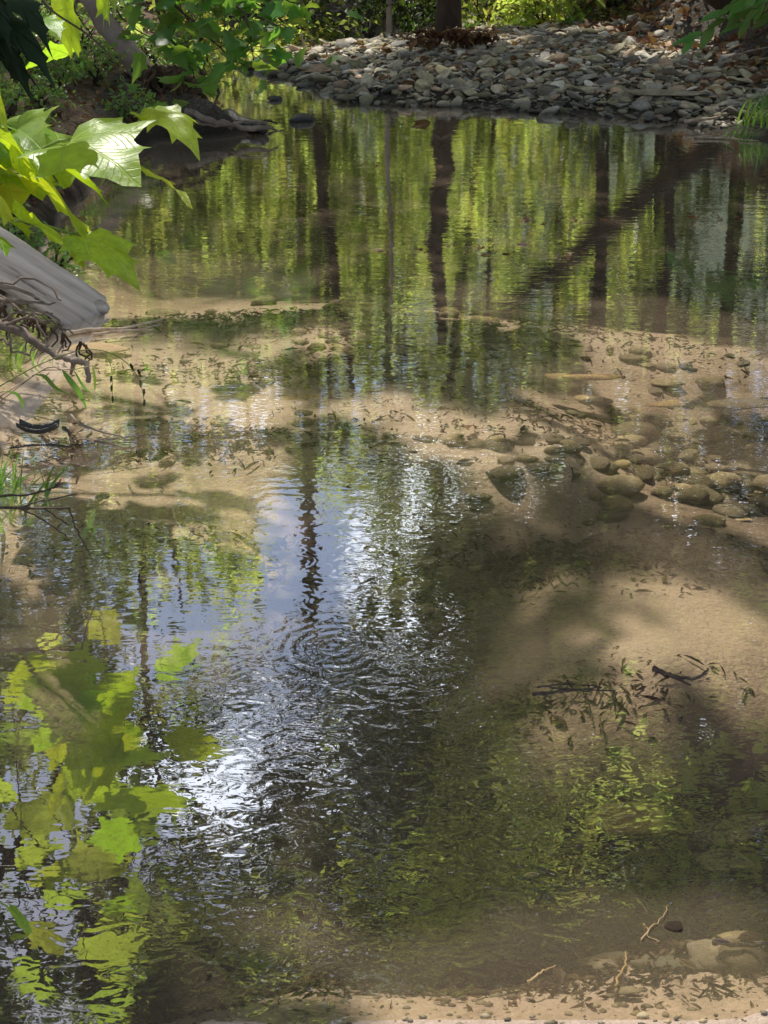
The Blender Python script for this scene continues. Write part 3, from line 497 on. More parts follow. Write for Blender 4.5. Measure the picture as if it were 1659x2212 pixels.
def rock(name, label, x, y, s, mat, cat='stone', group=None, z=None, rot=None, shape=None, sc=(1, 1, 1), tilt=.12, sink=.3):
    i = int(rng.integers(len(ROCKS))) if shape is None else shape
    if (i, mat) not in RM:
        V, Fa = ROCKS[i]; o = mesh_np('rock_mesh', V, Fa, M[mat], col=np.full(len(V), .5)); RM[(i, mat)] = o.data; bpy.data.objects.remove(o)
    o = bpy.data.objects.new(name, RM[(i, mat)]); C.objects.link(o); tag(o, label, cat, group)
    z = gz(x, y)+s*.35*(1-sink) if z is None else z
    o.location = (x, y, z); o.scale = (s*sc[0], s*sc[1], s*sc[2]); o.rotation_euler = (rng.normal(0, tilt), rng.normal(0, tilt), rng.uniform(0, 6.28) if rot is None else rot); return o
# cobbles of the bar
ROCKS_S = [rock_shape(1, 8, rng.uniform(.25, .6), rng.uniform(1.05, 1.7)) for _ in range(10)]
n = 24000; bx = rng.uniform(-1.6, 5.2, n); by = rng.uniform(9.6, 14.8, n); sd = sdist(bx, by, LAND['bar']); hl = sdist(bx, by, HILL)
ok = (sd > -.22) & (hl < .15) & (np.abs(bx) < (by*.92+.7)*.30); bx, by = bx[ok], by[ok]; sd = sd[ok]
sz = rng.lognormal(math.log(.0185), .55, len(bx)); sz = np.clip(sz, .009, .065); bz = height(bx, by)
inview = np.abs(bx/(by*math.cos(TH)+.7)) < .27; score = sz/by*inview+rng.random(len(bx))*1e-4
order = np.argsort(-score); big = order[:290]; rest = order[290:]
for i in big: rock('river_cobble', 'grey brown flat cobble lying on the gravel bar', bx[i], by[i], sz[i], 'stone', group='cobbles of the gravel bar', z=bz[i]+sz[i]*.25, tilt=.3)
mb = MB()
for i in rest:
    V, Fa = (ROCKS_L if sz[i] > .024 else ROCKS_S)[int(rng.integers(10))]; a = rng.uniform(0, 6.28); ca, sa = math.cos(a), math.sin(a); tx, ty = rng.normal(0, .25, 2)
    W = V*sz[i]; W = np.stack([W[:, 0]*ca-W[:, 1]*sa, W[:, 0]*sa+W[:, 1]*ca, W[:, 2]+tx*W[:, 0]+ty*W[:, 1]], 1)+np.array([bx[i], by[i], bz[i]+sz[i]*.2]); mb.add(W, Fa, rng.uniform(.1, 1.0))
tag(mb.build('bar_gravel', M['stone']), 'mass of small grey gravel stones covering the bar', 'gravel', kind='stuff')
# submerged stone fields
fields = [(1300, 830, 1.5, .85, 130), (1150, 760, 1.2, .3, 90), (1500, 960, .9, .35, 150), (1100, 1020, .8, .3, 130), (860, 800, .45, .3, 70), (1450, 2080, .6, .16, 200), (1050, 2100, .7, .12, 170), (1400, 1800, .5, .3, 22), (820, 1250, .4, .15, 50)]
SP = PZ(1385, 670, -.05); SQ = PZ(1010, 930, -.1)
cnt = 0; mb = MB()
for j in range(420):
    c = PZ(rng.uniform(200, 1750), rng.uniform(2010, 2240), 0); s_ = float(np.clip(rng.lognormal(math.log(.003), .6), .002, .008)); V, Fa = ROCKS_S[int(rng.integers(10))]; mb.add(V*s_+np.array([c[0], c[1], gz(c[0], c[1])+s_*.2]), Fa, rng.uniform(.1, 1))
for px, py, rx, ry, nn in fields:
    c = PZ(px, py, -.15)
    for j in range(nn):
        x = c[0]+rng.normal(0, rx*.55); y = c[1]+rng.normal(0, ry*.6)
        if y < 2.05 or math.hypot((x-SP[0])/.62, (y-SP[1])/.5) < 1 or math.hypot((x-SQ[0])/.5, (y-SQ[1])/.25) < 1: continue
        s = float(np.clip(rng.lognormal(math.log(.030), .5), .010, .065))*(.6 if py > 1700 else 1)
        z = gz(x, y); s = min(s, max(.02, -z*.9))
        if cnt < 250 and j % 5 == 0: rock('submerged_stone', 'flat olive brown stone lying on the bed under the water', x, y, s, 'green_stone', group='stones under the water', sc=(1, 1, .42), sink=.8); cnt += 1
        else:
            V, Fa = ROCKS_L[int(rng.integers(10))]; mb.add(V*s+np.array([x, y, z+s*.2]), Fa, rng.uniform(.1, 1))
tag(mb.build('bed_gravel', M['green_stone']), 'scattered small gravel lying on the creek bed', 'gravel', kind='stuff')
def pix_rock(name, label, px, py, wpx, mat, hz=.0, sc=(1, 1, .6), rot=0., shape=None, zoff=0., cat='stone', tilt=.05):
    q = PZ(px, py, hz); s = wpx/2/F*math.hypot(q[1], CH-hz)*.8
    return rock(name, label, q[0], q[1], s, mat, cat, z=hz+zoff, rot=rot, shape=shape, sc=sc, tilt=tilt)
pix_rock('orange_stone', 'rounded orange brown stone just breaking the surface below the log', 210, 752, 88, 'tan_stone', .0, (1.1, .9, .55), 0, 1)
pix_rock('pool_rock', 'pointed black wet rock standing out of the far pool', 648, 262, 52, 'black_stone', .0, (1, .9, 2.2), .3, 5, .01)
pix_rock('pool_rock', 'small dark wet rock alone in the far pool, left of the bar', 594, 213, 30, 'black_stone', .01, (1, .9, 1.0), .3, 3)
pix_rock('tan_stone', 'pale tan submerged stone at the middle of the creek', 1080, 1003, 105, 'tan_stone', -.05, (1.1, .8, .45), 0, 2)
pix_rock('tan_stone', 'long pale tan stone just below the surface in the left middle', 850, 862, 130, 'tan_stone', -.05, (1.2, .7, .3), 0, 4)
pix_rock('tan_stone', 'small pale tan stone beside the long tan one', 645, 858, 70, 'tan_stone', -.03, (1.1, .7, .4), .2, 6)
pix_rock('flat_stone', 'thin flat pale stone at the surface right of centre', 1275, 814, 85, 'tan_stone', -.01, (1.2, .7, .3), 0, 7)
pix_rock('flat_stone', 'thin flat stone at the surface, left of a wider flat one', 1205, 812, 55, 'tan_stone', -.01, (1.2, .7, .3), .1, 8)
pix_rock('flat_stone', 'pale flat submerged stone near the right edge', 1450, 873, 75, 'tan_stone', -.02, (1.2, .7, .35), 0, 9)
pix_rock('flat_stone', 'dark wide flat stone cut by the right edge of the view', 1630, 870, 110, 'green_stone', -.01, (1.3, .8, .45), 0, 10)
pix_rock('mossy_boulder', 'large rounded yellow brown boulder deep under the dark water', 1370, 1770, 165, 'moss_stone', -.17, (1, .9, .65), .2, 11)
pix_rock('brown_slab', 'brown angular submerged slab at the lower right', 1570, 1860, 120, 'green_stone', -.08, (1.2, .8, .5), .2, 12)
pix_rock('olive_slab', 'broad olive slab under the water near the right edge', 1590, 1790, 170, 'green_stone', -.14, (1.2, .8, .4), .4, 0)
pix_rock('block_stone', 'blocky grey stone with a dark lower edge among bottom debris', 1460, 2085, 150, 'stone', -.045, (1.3, .6, .5), 0, 13)
pix_rock('block_stone', 'smooth tan boulder just under the surface at bottom right', 1440, 2150, 180, 'tan_stone', -.06, (1.2, .8, .5), .1, 3)
pix_rock('brown_pebble', 'small dark red pebble standing on the sand at lower right', 1455, 2003, 46, 'dark_root', -.0, (1, .9, .8), 0, 4)
pix_rock('brown_pebble', 'reddish pebble near the right edge by a dark stick', 1618, 2022, 50, 'dark_root', -.01, (1, .9, .8), 0, 5)
pix_rock('brown_pebble', 'brown pebble under the water among bottom right debris', 1360, 2140, 42, 'green_stone', -.02, (1, .9, .8), 0, 6)
pix_rock('bar_boulder', 'long pointed flat olive stone on the near face of the bar', 1435, 200, 100, 'stone', .12, (1.4, .7, .3), .15, 7)
pix_rock('bar_boulder', 'brown wedge stone with white chips beside it on the bar', 1548, 190, 50, 'tan_stone', .13, (1.1, .8, .5), .15, 8)
pix_rock('bar_boulder', 'small round grey stone standing upright on the bar', 1626, 148, 18, 'stone', .2, (.9, .9, 1.6), .15, 9)
pix_rock('bar_boulder', 'orange brown stone at the left tip of the bar', 606, 130, 40, 'tan_stone', .08, (1.1, .8, .5), .15, 10)
pix_rock('bar_boulder', 'pinkish white lumpy stone at the rear of the bar', 1040, 112, 42, 'pale_bark', .2, (1.1, .8, .6), .15, 11)
# ------------------------------------------------------------------ sycamore leaves
HALF = [(0, 0), (.07, -.07), (.20, -.10), (.31, -.06), (.40, -.02), (.47, .03), (.56, .02), (.50, .11), (.46, .19), (.47, .27), (.55, .36), (.66, .46), (.54, .48), (.44, .49), (.36, .53), (.31, .60), (.32, .68), (.35, .77), (.25, .76), (.17, .82), (.09, .92), (0, 1.05)]
def leaf_mesh(name, droop=.25, fold=.18, wav=.04, narrow=1.0, mat='near_leaf'):
    half = np.array(HALF)*np.array([narrow, 1]); half[1:-1] += rng.normal(0, .012, (len(half)-2, 2)); o2 = half[1:-1][::-1]*np.array([-1, 1]); o2 = o2+rng.normal(0, .01, o2.shape)
    O = np.concatenate([half, o2]); n = len(O); rings = [0.0, .12, .25, .4, .55, .7, .85, 1.0]; c0 = np.array([0, .36])
    V = [c0[None]]; 
    for r in rings[1:]: V.append(c0+(O-c0)*r)
    V = np.concatenate(V); x, y = V[:, 0], V[:, 1]
    ph = rng.uniform(0, 6, 3)
    z = -droop*(y**2)-.5*droop*x*x*2+fold*np.sqrt(x*x+.0016)+wav*(np.sin(9*x+ph[0])*np.cos(7*y+ph[1])+.6*np.sin(13*y+5*x+ph[2]))*np.minimum(1, 2*np.hypot(x, y-.36))
    ang = np.arctan2(x, y+.02); rr = np.hypot(x, y+.02); 
    Vv = np.stack([x, y, z], 1); T = np.stack([np.zeros(n, int), 1+np.arange(n), 1+(np.arange(n)+1) % n], 1)
    Q = []
    for k in range(len(rings)-2):
        a = 1+k*n+np.arange(n); b = 1+k*n+(np.arange(n)+1) % n; Q.append(np.stack([a, a+n, b+n, b], 1))
    me = mesh_np(name, Vv, [T, np.concatenate(Q)], M[mat]); dat = me.data
    a = dat.attributes.new('leafxy', 'FLOAT_VECTOR', 'POINT'); a.data.foreach_set('vector', Vv.astype(np.float32).ravel())
    bpy.data.objects.remove(me); return dat
LM = [leaf_mesh('sycamore_leaf_mesh', d, f, w) for d, f, w in ((.22, .15, .03), (.35, .10, .04), (.15, .28, .03), (.45, .2, .05))]
LO = [leaf_mesh('overhead_leaf_mesh', d, f, w, mat='over_leaf') for d, f, w in ((.2, .12, .02), (.3, .08, .03), (.12, .2, .02))]
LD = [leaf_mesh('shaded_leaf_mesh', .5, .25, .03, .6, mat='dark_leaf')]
def put_leaf(parent, base, tip, nrm, wide=1.0, data=None):
    base = np.asarray(base, float); tip = np.asarray(tip, float); v = tip-base; L = np.linalg.norm(v); v = v/L; nrm = np.asarray(nrm, float); nrm = nrm-v*np.dot(nrm, v); nrm /= np.linalg.norm(nrm); u = np.cross(v, nrm)
    o = bpy.data.objects.new('leaf', data or LM[int(rng.integers(4))]); C.objects.link(o); o.parent = parent
    b = base-np.array(parent.location); Mx = Matrix.Identity(4)
    for i in range(3): Mx[i][0] = u[i]*L*wide; Mx[i][1] = v[i]*L; Mx[i][2] = nrm[i]*L; Mx[i][3] = b[i]
    o.matrix_local = Mx; return o
def leaf_px(parent, a, b, Ya, Yb, nrm, wide=1., data=None, stem=None, mb=None):
    A = PY(*a, Ya); B = PY(*b, Yb); put_leaf(parent, A, B, nrm, wide*.78, data)
    if stem is not None and mb is not None: mb.tube(bez(PY(*stem, Ya+.0), (PY(*stem, Ya)+A)/2+np.array([0, 0, .01]), A, 5), .0022, 5)
    return A
# middle branch: white glossy leaf and its neighbours
def branch(name, label, pts, rad, mat='stem'):
    root = tag(empty(name, pts[0]), label, 'branch'); mb = MB(); P = poly(pts, 18); mb.tube(P, rad, 7, .04)
    return root, mb, mat
def finish(root, mb, mat): mb.build('stem', M[mat], root).location = -root.location
r1, mb, mt = branch('sycamore_branch', 'sunlit sycamore branch whose widest leaf glares white over the left bank', [PY(-60, 450, 4.3), PY(0, 395, 4.2), PY(60, 345, 4.1), PY(110, 312, 4.0), PY(150, 300, 3.9)], [.008, .005, .003])
for a, b, Ya, Yb, nr, wd, st, dt in [
  ((150, 302), (278, 338), 3.95, 3.72, (-.15, -.25, 1), 1.25, (110, 312), LM[0]), ((0, 292), (118, 345), 4.0, 3.9, (.3, .75, .7), .9, (-20, 330), LM[1]), ((60, 385), (215, 462), 4.0, 3.8, (.1, .80, .62), 1.05, (30, 375), LM[0]),
  ((105, 350), (248, 420), 4.1, 4.0, (0, .6, .9), .5, (80, 330), LM[2]), ((70, 340), (132, 385), 4.1, 4.0, (.2, .6, .8), .9, (60, 345), LM[1]), ((0, 362), (78, 388), 4.1, 3.9, (0, .5, .8), .8, (-10, 380), LM[2]),
  ((-20, 400), (42, 455), 3.8, 3.7, (0, .8, .6), 1.2, (-30, 400), LM[1]), ((40, 300), (100, 330), 4.2, 4.1, (.1, .4, .9), .8, (60, 345), LM[3]), ((-30, 330), (30, 380), 4.2, 4.1, (.1, .7, .7), 1, None, LM[0])]:
    leaf_px(r1, a, b, Ya, Yb, nr, wd, dt, st, mb)
for k in range(7):
    a = (rng.uniform(-30, 110), rng.uniform(270, 440)); L_ = rng.uniform(42, 68); an = rng.uniform(-.1, .9)
    if a[0] > 60 and a[1] > 500: continue
    leaf_px(r1, a, (a[0]+L_*math.cos(an), a[1]+L_*math.sin(an)*.7), 4.2+rng.uniform(-.1, .3), 4.1, (rng.normal(0, .3), rng.choice([.75, -.2]), .8), rng.uniform(.8, 1.1), LM[k % 4], (a[0]-18, a[1]+rng.normal(0, 8)), mb)
finish(r1, mb, mt)
r1, mb, mt = branch('sycamore_branch', 'lower sycamore branch with two long leaves above the grey log', [PY(-60, 470, 4.1), PY(0, 480, 4.0), PY(60, 478, 3.9), PY(180, 512, 3.8)], [.006, .003])
for a, b, Ya, Yb, nr, wd, st, dt in [((58, 478), (205, 535), 3.9, 3.75, (.1, .72, .7), .85, (30, 480), LM[0]), ((180, 508), (292, 560), 3.8, 3.65, (-.1, -.05, 1), .85, (150, 505), LM[1]), ((0, 470), (70, 500), 4., 3.9, (.1, .5, .8), .9, None, LM[2]), ((-30, 500), (28, 512), 3.9, 3.8, (.1, .6, .8), .9, None, LM[1])]:
    leaf_px(r1, a, b, Ya, Yb, nr, wd, dt, st, mb)
finish(r1, mb, mt)
r1, mb, mt = branch('sycamore_shoot', 'upright pale green shoot carrying one drooping leaf before the root wad', [PY(215, 400, 4.3), PY(262, 318, 4.25), PY(300, 262, 4.2), PY(315, 222, 4.2)], [.005, .003, .0015])
leaf_px(r1, (335, 238), (424, 268), 4.2, 4.05, (0, -.05, 1), .85, LM[3], (300, 262), mb); leaf_px(r1, (285, 362), (430, 402), 4.1, 3.95, (0, .65, .8), .45, LM[0], (262, 345), mb); leaf_px(r1, (296, 245), (318, 250), 4.2, 4.15, (0, .4, .8), .9, LM[1])
finish(r1, mb, mt)
r1, mb, mt = branch('sycamore_branch', 'upper left sycamore branch with a large glowing yellow green leaf', [PY(-80, -20, 3.9), PY(60, -40, 3.8), PY(105, 18, 3.7), PY(190, 75, 3.7), PY(245, 130, 3.7), PY(285, 215, 3.7)], [.006, .0028, .0022, .001], 'twig')
for a, b, Ya, Yb, nr, wd, st, dt in [((118, 25), (205, 100), 3.85, 3.75, (.35, .9, .3), 1.05, (105, 18), LM[0]), ((210, -30), (270, 22), 3.9, 3.8, (.2, .9, .3), 1.3, None, LM[1]), ((150, 118), (20, 150), 4.0, 3.9, (0, .55, .8), 1.0, None, LM[2]), ((-25, 195), (55, 262), 4.0, 3.9, (.3, .85, .35), 1.0, None, LM[1]),
    ((80, 50), (128, 68), 3.8, 3.7, (0, -.1, 1), 1, (90, 20), LM[2])]:
    leaf_px(r1, a, b, Ya, Yb, nr, wd, dt, st, mb)
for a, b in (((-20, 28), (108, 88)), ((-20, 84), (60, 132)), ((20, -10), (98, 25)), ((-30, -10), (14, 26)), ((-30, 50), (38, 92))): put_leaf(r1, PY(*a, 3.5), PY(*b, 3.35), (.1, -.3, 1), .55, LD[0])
finish(r1, mb, 'twig')
# overhead sycamore boughs (above the frame; their mirror image fills the lower left)
OV = [(215, 1330, 255, 1400, 1.3), (345, 1450, 455, 1392, .75), (20, 1480, 60, 1530, 1.1), (140, 1545, 245, 1610, 1.1), (255, 1540, 285, 1580, 1.2), (40, 1580, 20, 1680, 1.0), (180, 1650, 290, 1650, .9), (45, 1790, 145, 1700, .9), (270, 1745, 335, 1830, 1.2), (40, 1850, 150, 1830, .8), (165, 1890, 295, 1830, 1.0),
      (190, 1720, 260, 1690, .8), (-20, 1700, 40, 1740, 1.1), (180, 2070, 330, 2010, 1.0), (200, 2190, 300, 2150, 1.1), (345, 1815, 370, 1835, 1.), (100, 1940, 200, 1925, .7), (80, 1990, 130, 2080, .8), (30, 2100, 110, 2150, .9), (215, 1960, 260, 1990, .9), (90, 1400, 140, 1370, .9), (270, 1620, 320, 1600, .8), (130, 1880, 60, 1910, .9), (370, 2090, 430, 2060, .7), (540, 2060, 600, 2100, .7), (-10, 1570, -60, 1620, 1.2), (820, 1905, 850, 1880, .9), (880, 1960, 935, 1950, .8), (1370, 1440, 1350, 1480, .9), (700, 1590, 740, 1560, .7)]
groups = [(0, 8), (8, 16), (16, 24), (24, 30)]
labs = ['overhead sycamore bough with backlit leaves, highest of those mirrored at left', 'overhead sycamore bough whose wide leaves glow in the lower left mirror image', 'overhead sycamore bough nearest the viewer, mirrored at the bottom left', 'thin overhead sycamore bough reaching to the middle of the creek']
for gi, (s, e) in enumerate(groups):
    pts = []
    root = None; L = OV[s:e]; Yb = 6.0 if gi == 0 else 5.6
    A = [(RP(a, b, Yb), RP(c, d, Yb+rng.normal(0, .05))) for a, b, c, d, w_ in L]
    cen = np.mean([a[0] for a in A], 0); st = np.array([-4.4, 6.4, cen[2]+.9])
    root = tag(empty('sycamore_bough', st), labs[gi], 'branch'); mb = MB(); main = bez(st, (st+cen)/2+np.array([0, 0, .25]), cen+np.array([.25, 0, .05]), 14, .01); mb.tube(main, [.03, .015, .004], 7, .05)
    for (a, b), (_, _, _, _, w_) in zip(A, L):
        k = main[np.argmin(np.linalg.norm(main-a, axis=1))]; mb.tube(bez(k, (k+a)/2+np.array([0, 0, .03]), a, 5), .003, 5)
        put_leaf(root, a, b, (rng.normal(.1, .25), rng.uniform(.2, .6), rng.uniform(.7, 1)) if abs(b[2]-a[2]) < .14 else (.1, -1, .35), w_*.72, LO[int(rng.integers(3))])
    mb.build('stem', M['twig'], root).location = -root.location
# foreground blurred leaf at lower left
r1, mb, mt = branch('low_sprig', 'single dark green narrow leaf poking in low at the left edge near the viewer', [PY(-80, 1900, 2.2), PY(-20, 1935, 2.15), PY(25, 1965, 2.1)], [.003, .0015])
put_leaf(r1, PY(22, 1962, 2.1), PY(92, 2035, 2.05), (.5, -.3, .8), .35, leaf_mesh('narrow_leaf_mesh', .3, .2, .02, .6)); finish(r1, mb, 'stem')
# ------------------------------------------------------------------ tulip tree spray at upper left centre
def spray(name, label, stems, n, mat, Y, size, spread, seedpts=None, dens=None, drop=-.2):
    root = tag(empty(name, stems[0][0]), label, 'branch'); mb = MB(); P = []
    for s in stems: sp = poly(s, 14, .004); mb.tube(sp, [.010, .003], 6); P.append(sp)
    P = np.concatenate(P); fV = []; fF = []; off = 0
    lm = [np.array(HALF)*np.array([w_, 1]) for w_ in (1., .85)]
    for k in range(n):
        p = P[rng.integers(len(P))]+rng.normal(0, 1, 3)*spread; N = rng.normal(0, .45, 3)+np.array([0, 0.1, .8]); N /= np.linalg.norm(N); A = rng.normal(0, 1, 3)+np.array([0, -.3, drop*2]); A -= N*(A@N); A /= np.linalg.norm(A); B = np.cross(A, N)
        h = lm[k % 2]; O = np.concatenate([h, h[1:-1][::-1]*np.array([-1, 1])]); s = size*rng.uniform(.6, 1.25); m = len(O); c = np.array([[0, .36]]); O = np.concatenate([c, c+(O-c)*.55, O]); zz = .2*np.abs(O[:, 0])-.3*O[:, 1]**2
        V = p+s*(O[:, :1]*B+O[:, 1:]*A+zz[:, None]*N); j = np.arange(m); T = np.stack([np.zeros(m, int), 1+j, 1+(j+1) % m], 1); Q = np.stack([1+j, 1+m+j, 1+m+(j+1) % m, 1+(j+1) % m], 1)
        T2 = np.concatenate([T, Q[:, [0, 1, 2]], Q[:, [0, 2, 3]]]); fV.append(V); fF.append(T2+off); off += len(V)
        if k % 3 == 0:
            q = P[np.argmin(np.linalg.norm(P-p, axis=1))]; mb.tube(bez(q, (p+q)/2, p, 4), .002, 4)
    mb.build('stem', M['twig'], root).location = -root.location; loc = np.array(root.location)
    mesh_np('foliage', np.concatenate(fV)-loc, np.concatenate(fF), M[mat], root, smooth=True)
    return root
spray('tulip_tree_branch', 'green lobed leafy branch hanging over the root wad and channel', [[PY(250, -160, 8.4), PY(330, -40, 8.2), PY(430, 60, 8.0), PY(500, 130, 7.9)], [PY(330, -80, 8.3), PY(450, -10, 8.2), PY(560, 40, 8.1), PY(620, 60, 8.1)], [PY(330, -40, 8.2), PY(350, 50, 8.0), PY(400, 130, 7.9), PY(430, 180, 7.9)], [PY(400, -60, 8.2), PY(520, 20, 8.0), PY(545, 110, 8.0)]], 150, 'mid_leaf', 8, .115, .10)
spray('tulip_tree_branch', 'upper green leafy branch crossing the back channel at top', [[PY(400, -200, 9.2), PY(520, -60, 9.0), PY(600, -10, 8.9), PY(680, 20, 8.9)], [PY(400, -120, 9), PY(470, -20, 9), PY(500, 30, 8.9)]], 60, 'mid_leaf', 9, .11, .09)
spray('tulip_tree_branch', 'sunlit pale leafy branch behind the leaning pale trunk', [[PY(150, -150, 10.8), PY(230, -10, 10.5), PY(290, 60, 10.4), PY(360, 90, 10.3)], [PY(120, -150, 10.6), PY(150, 0, 10.5), PY(200, 80, 10.4)]], 40, 'lime_leaf', 10, .10, .16)
# compound leaf spray at the top right
r1 = tag(empty('hickory_spray', PY(1720, -20, 9.0)), 'bright green oval leaf spray hanging before the brown slope at top right', 'branch'); mb = MB(); V_, F_ = [], []; off = 0
for a, b, nl in (((1720, -20), (1500, 80), 9), ((1720, -40), (1600, 60), 7), ((1740, 0), (1650, 50), 6), ((1680, -30), (1560, 30), 7)):
    s = poly([PY(*a, 9), PY((a[0]+b[0])/2, (a[1]+b[1])/2-12, 8.95), PY(*b, 8.9)], 10); mb.tube(s, [.005, .002], 5)
    for k in range(nl):
        p = s[min(9, 2+k)]; d = np.array([(-.6 if k < nl-1 else -1), -.2, (-.6 if k % 2 else -.15)])+rng.normal(0, .12, 3); d /= np.linalg.norm(d); N = np.array([.1, -.35, 1])+rng.normal(0, .25, 3); N -= d*(N@d); N /= np.linalg.norm(N); B = np.cross(d, N); L = rng.uniform(.11, .17)
        tt = np.linspace(0, 1, 9); ww = np.sin(np.pi*tt**.85)*.19; mid = p+d*tt[:, None]*L-N*(tt**2)[:, None]*L*.15; V = np.concatenate([mid-B*ww[:, None]*L+N*.03*L, mid, mid+B*ww[:, None]*L+N*.03*L]); j = np.arange(8); Q = np.concatenate([np.stack([j, j+1, j+10, j+9], 1), np.stack([j+9, j+10, j+19, j+18], 1)]); V_.append(V); F_.append(Q+off); off += len(V)
mb.build('stem', M['stem'], r1).location = -r1.location; mesh_np('foliage', np.concatenate(V_)-np.array(r1.location), np.concatenate(F_), M['mid_leaf'], r1)
# ------------------------------------------------------------------ left bank: log, roots, root wad
def plank_log():
    root = tag(empty('fallen_log', PY(120, 600, 5.0)), 'smooth grey weathered log slanting from the left bank into the water', 'log')
    # long half round slab: axis from upper left to waterline
    A = PY(-150, 462, 5.25); B = PZ(214, 690, -.03); ax = B-A; L = np.linalg.norm(ax); ax /= L
    up = np.array([.15, -.75, .7]); up -= ax*(up@ax); up /= np.linalg.norm(up); sd_ = np.cross(ax, up)
    nL, nA = 70, 26; V = []; F3 = Matrix([[ax[k], sd_[k], up[k]] for k in range(3)]).to_4x4(); F3.translation = Vector(A)-root.location
    for i in range(nL):
        s = i/(nL-1); w = .112*(1-.08*s)+.002*math.sin(s*17)
        for j in range(nA):
            a = math.pi*(-.10+1.20*j/(nA-1)); rr = w*(1+.02*mnoise.noise(Vector((s*3, a*9, 0))))
            V.append((L*s, np.sign(math.cos(a))*abs(math.cos(a))**.65*rr, np.sign(math.sin(a))*abs(math.sin(a))**.8*rr*.28-.012*max(0, mnoise.noise(Vector((s*2.5, math.cos(a)*7, 5)))-.15)))
    o = mesh_np('trunk', np.array(V), grid_faces(nL, nA), M['log'], root); o.matrix_local = F3
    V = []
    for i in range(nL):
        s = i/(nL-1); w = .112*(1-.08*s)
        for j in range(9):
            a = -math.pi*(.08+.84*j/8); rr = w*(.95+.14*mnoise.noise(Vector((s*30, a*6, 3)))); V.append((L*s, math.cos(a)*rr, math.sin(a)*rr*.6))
    o = mesh_np('shaded_underside', np.array(V), grid_faces(nL, 9), M['log_under'], root); o.matrix_local = F3
    mb = MB(); p = PZ(234, 676, .0); mb.tube(poly([p+np.array([-.14, .03, .03]), p+np.array([-.04, .01, .025]), p+np.array([.0, 0, .01])], 8), [.022, .026, .024, .016], 14, .12); mb.build('broken_stub', M['log'], root).location = -root.location
    return root
plank_log()
mb = MB(); r1 = tag(empty('exposed_root', PZ(-40, 700, .2)), 'long brown root arching from the left bank down to the water', 'root')
mb.tube(poly([PZ(-60, 700, .2), PY(0, 700, 4.75), PY(50, 722, 4.7), PY(110, 760, 4.65), PY(160, 782, 4.6)], 22, .003), [.020, .017, .015, .012, .009], 9, .12); mb.tube(poly([PY(155, 780, 4.6), PY(185, 786, 4.6), PY(190, 825, 4.55)], 9, .002), [.012, .010, .008], 8, .12); mb.tube(poly([PY(160, 782, 4.6), PY(153, 808, 4.6)], 4), [.009, .004], 7)
mb.build('root_limb', M['root'], r1).location = -r1.location
r1 = tag(empty('root_tangle', PZ(0, 680, .2)), 'tangle of thin pale roots under the grey log at the left edge', 'root'); mb = MB()
for k in range(15):
    a = (rng.uniform(-60, 20), rng.uniform(610, 730)); b = (a[0]+rng.uniform(40, 170), a[1]+rng.uniform(-10, 60)); Y = rng.uniform(4.6, 5.1); m_ = ((a[0]+b[0])/2+rng.normal(0, 18), (a[1]+b[1])/2+rng.normal(0, 22))
    mb.tube(poly([PY(*a, Y), PY(*m_, Y-.05), PY(*b, Y-.1)], 10, .006), [rng.uniform(.004, .009), .0025], 6, .1)
mb.build('root_strand', M['root'], r1).location = -r1.location
r1 = tag(empty('root_tangle', PZ(20, 650, .2)), 'dark shaggy root mass hanging beneath the grey log', 'root'); mb = MB()
for k in range(30):
    a = (rng.uniform(-50, 190), 0); yy = 652+a[0]*.50; b = (a[0]+rng.normal(0, 14), yy+rng.uniform(25, 80)); Y = rng.uniform(4.75, 5.0); mb.tube(poly([PY(a[0], yy, Y), PY(a[0]+rng.normal(0, 10), yy+25, Y), PY(*b, Y-.05)], 8, .003), [.005, .002], 5)
mb.build('root_strand', M['dark_root'], r1).location = -r1.location
# root wad + leaning trunk
wad = PZ(345, 240, .0); W0 = np.array([wad[0], wad[1], 0]); r1 = tag(empty('root_wad', W0), 'ragged brown upturned root wad at the foot of the leaning pale trunk', 'stump')
mb = MB()
mb.tube(poly([PY(330, 255, 10.0), PY(325, 205, 10.0), PY(320, 160, 10.0)], 10, .01), [.22, .17, .13], 14, .16)
mb.build('stump', M['bark'], r1).location = -r1.location; mb = MB()
for k in range(150):
    a = (rng.normal(350, 40), rng.uniform(140, 200)); d = rng.normal(0, 30); b = (a[0]+d+rng.uniform(-10, 45), rng.uniform(225, 292)); Y = rng.uniform(9.6, 10.3); mb.tube(poly([PY(*a, Y), PY((a[0]+b[0])/2+rng.normal(0, 12), (a[1]+b[1])/2-8, Y-.05), PY(*b, Y-.15)], 7, .012), [rng.uniform(.008, .03), .004], 5, .15, rng.random())
mb.build('root_strand', M['dark_root'], r1).location = -r1.location; mb = MB()
for pts, r in (([(150, 250), (200, 232), (232, 222), (262, 240), (276, 265), (272, 292)], .035), ([(160, 285), (215, 278), (262, 262), (276, 268)], .022), ([(170, 262), (195, 245), (228, 224)], .012), ([(276, 268), (300, 300), (310, 322)], .02), ([(90, 230), (150, 226), (210, 215), (270, 222), (330, 230)], .03), ([(60, 255), (120, 262), (180, 282), (250, 290)], .014), ([(400, 240), (470, 262), (520, 278), (580, 276)], .022), ([(420, 262), (480, 270), (556, 262), (600, 285)], .01)):
    mb.tube(poly([PY(x, y, 9.6-(.25 if x > 380 else 0)) for x, y in pts], 16, .006), [r, r*.9, r*.6], 8, .1)
mb.build('root_limb', M['root'], r1).location = -r1.location
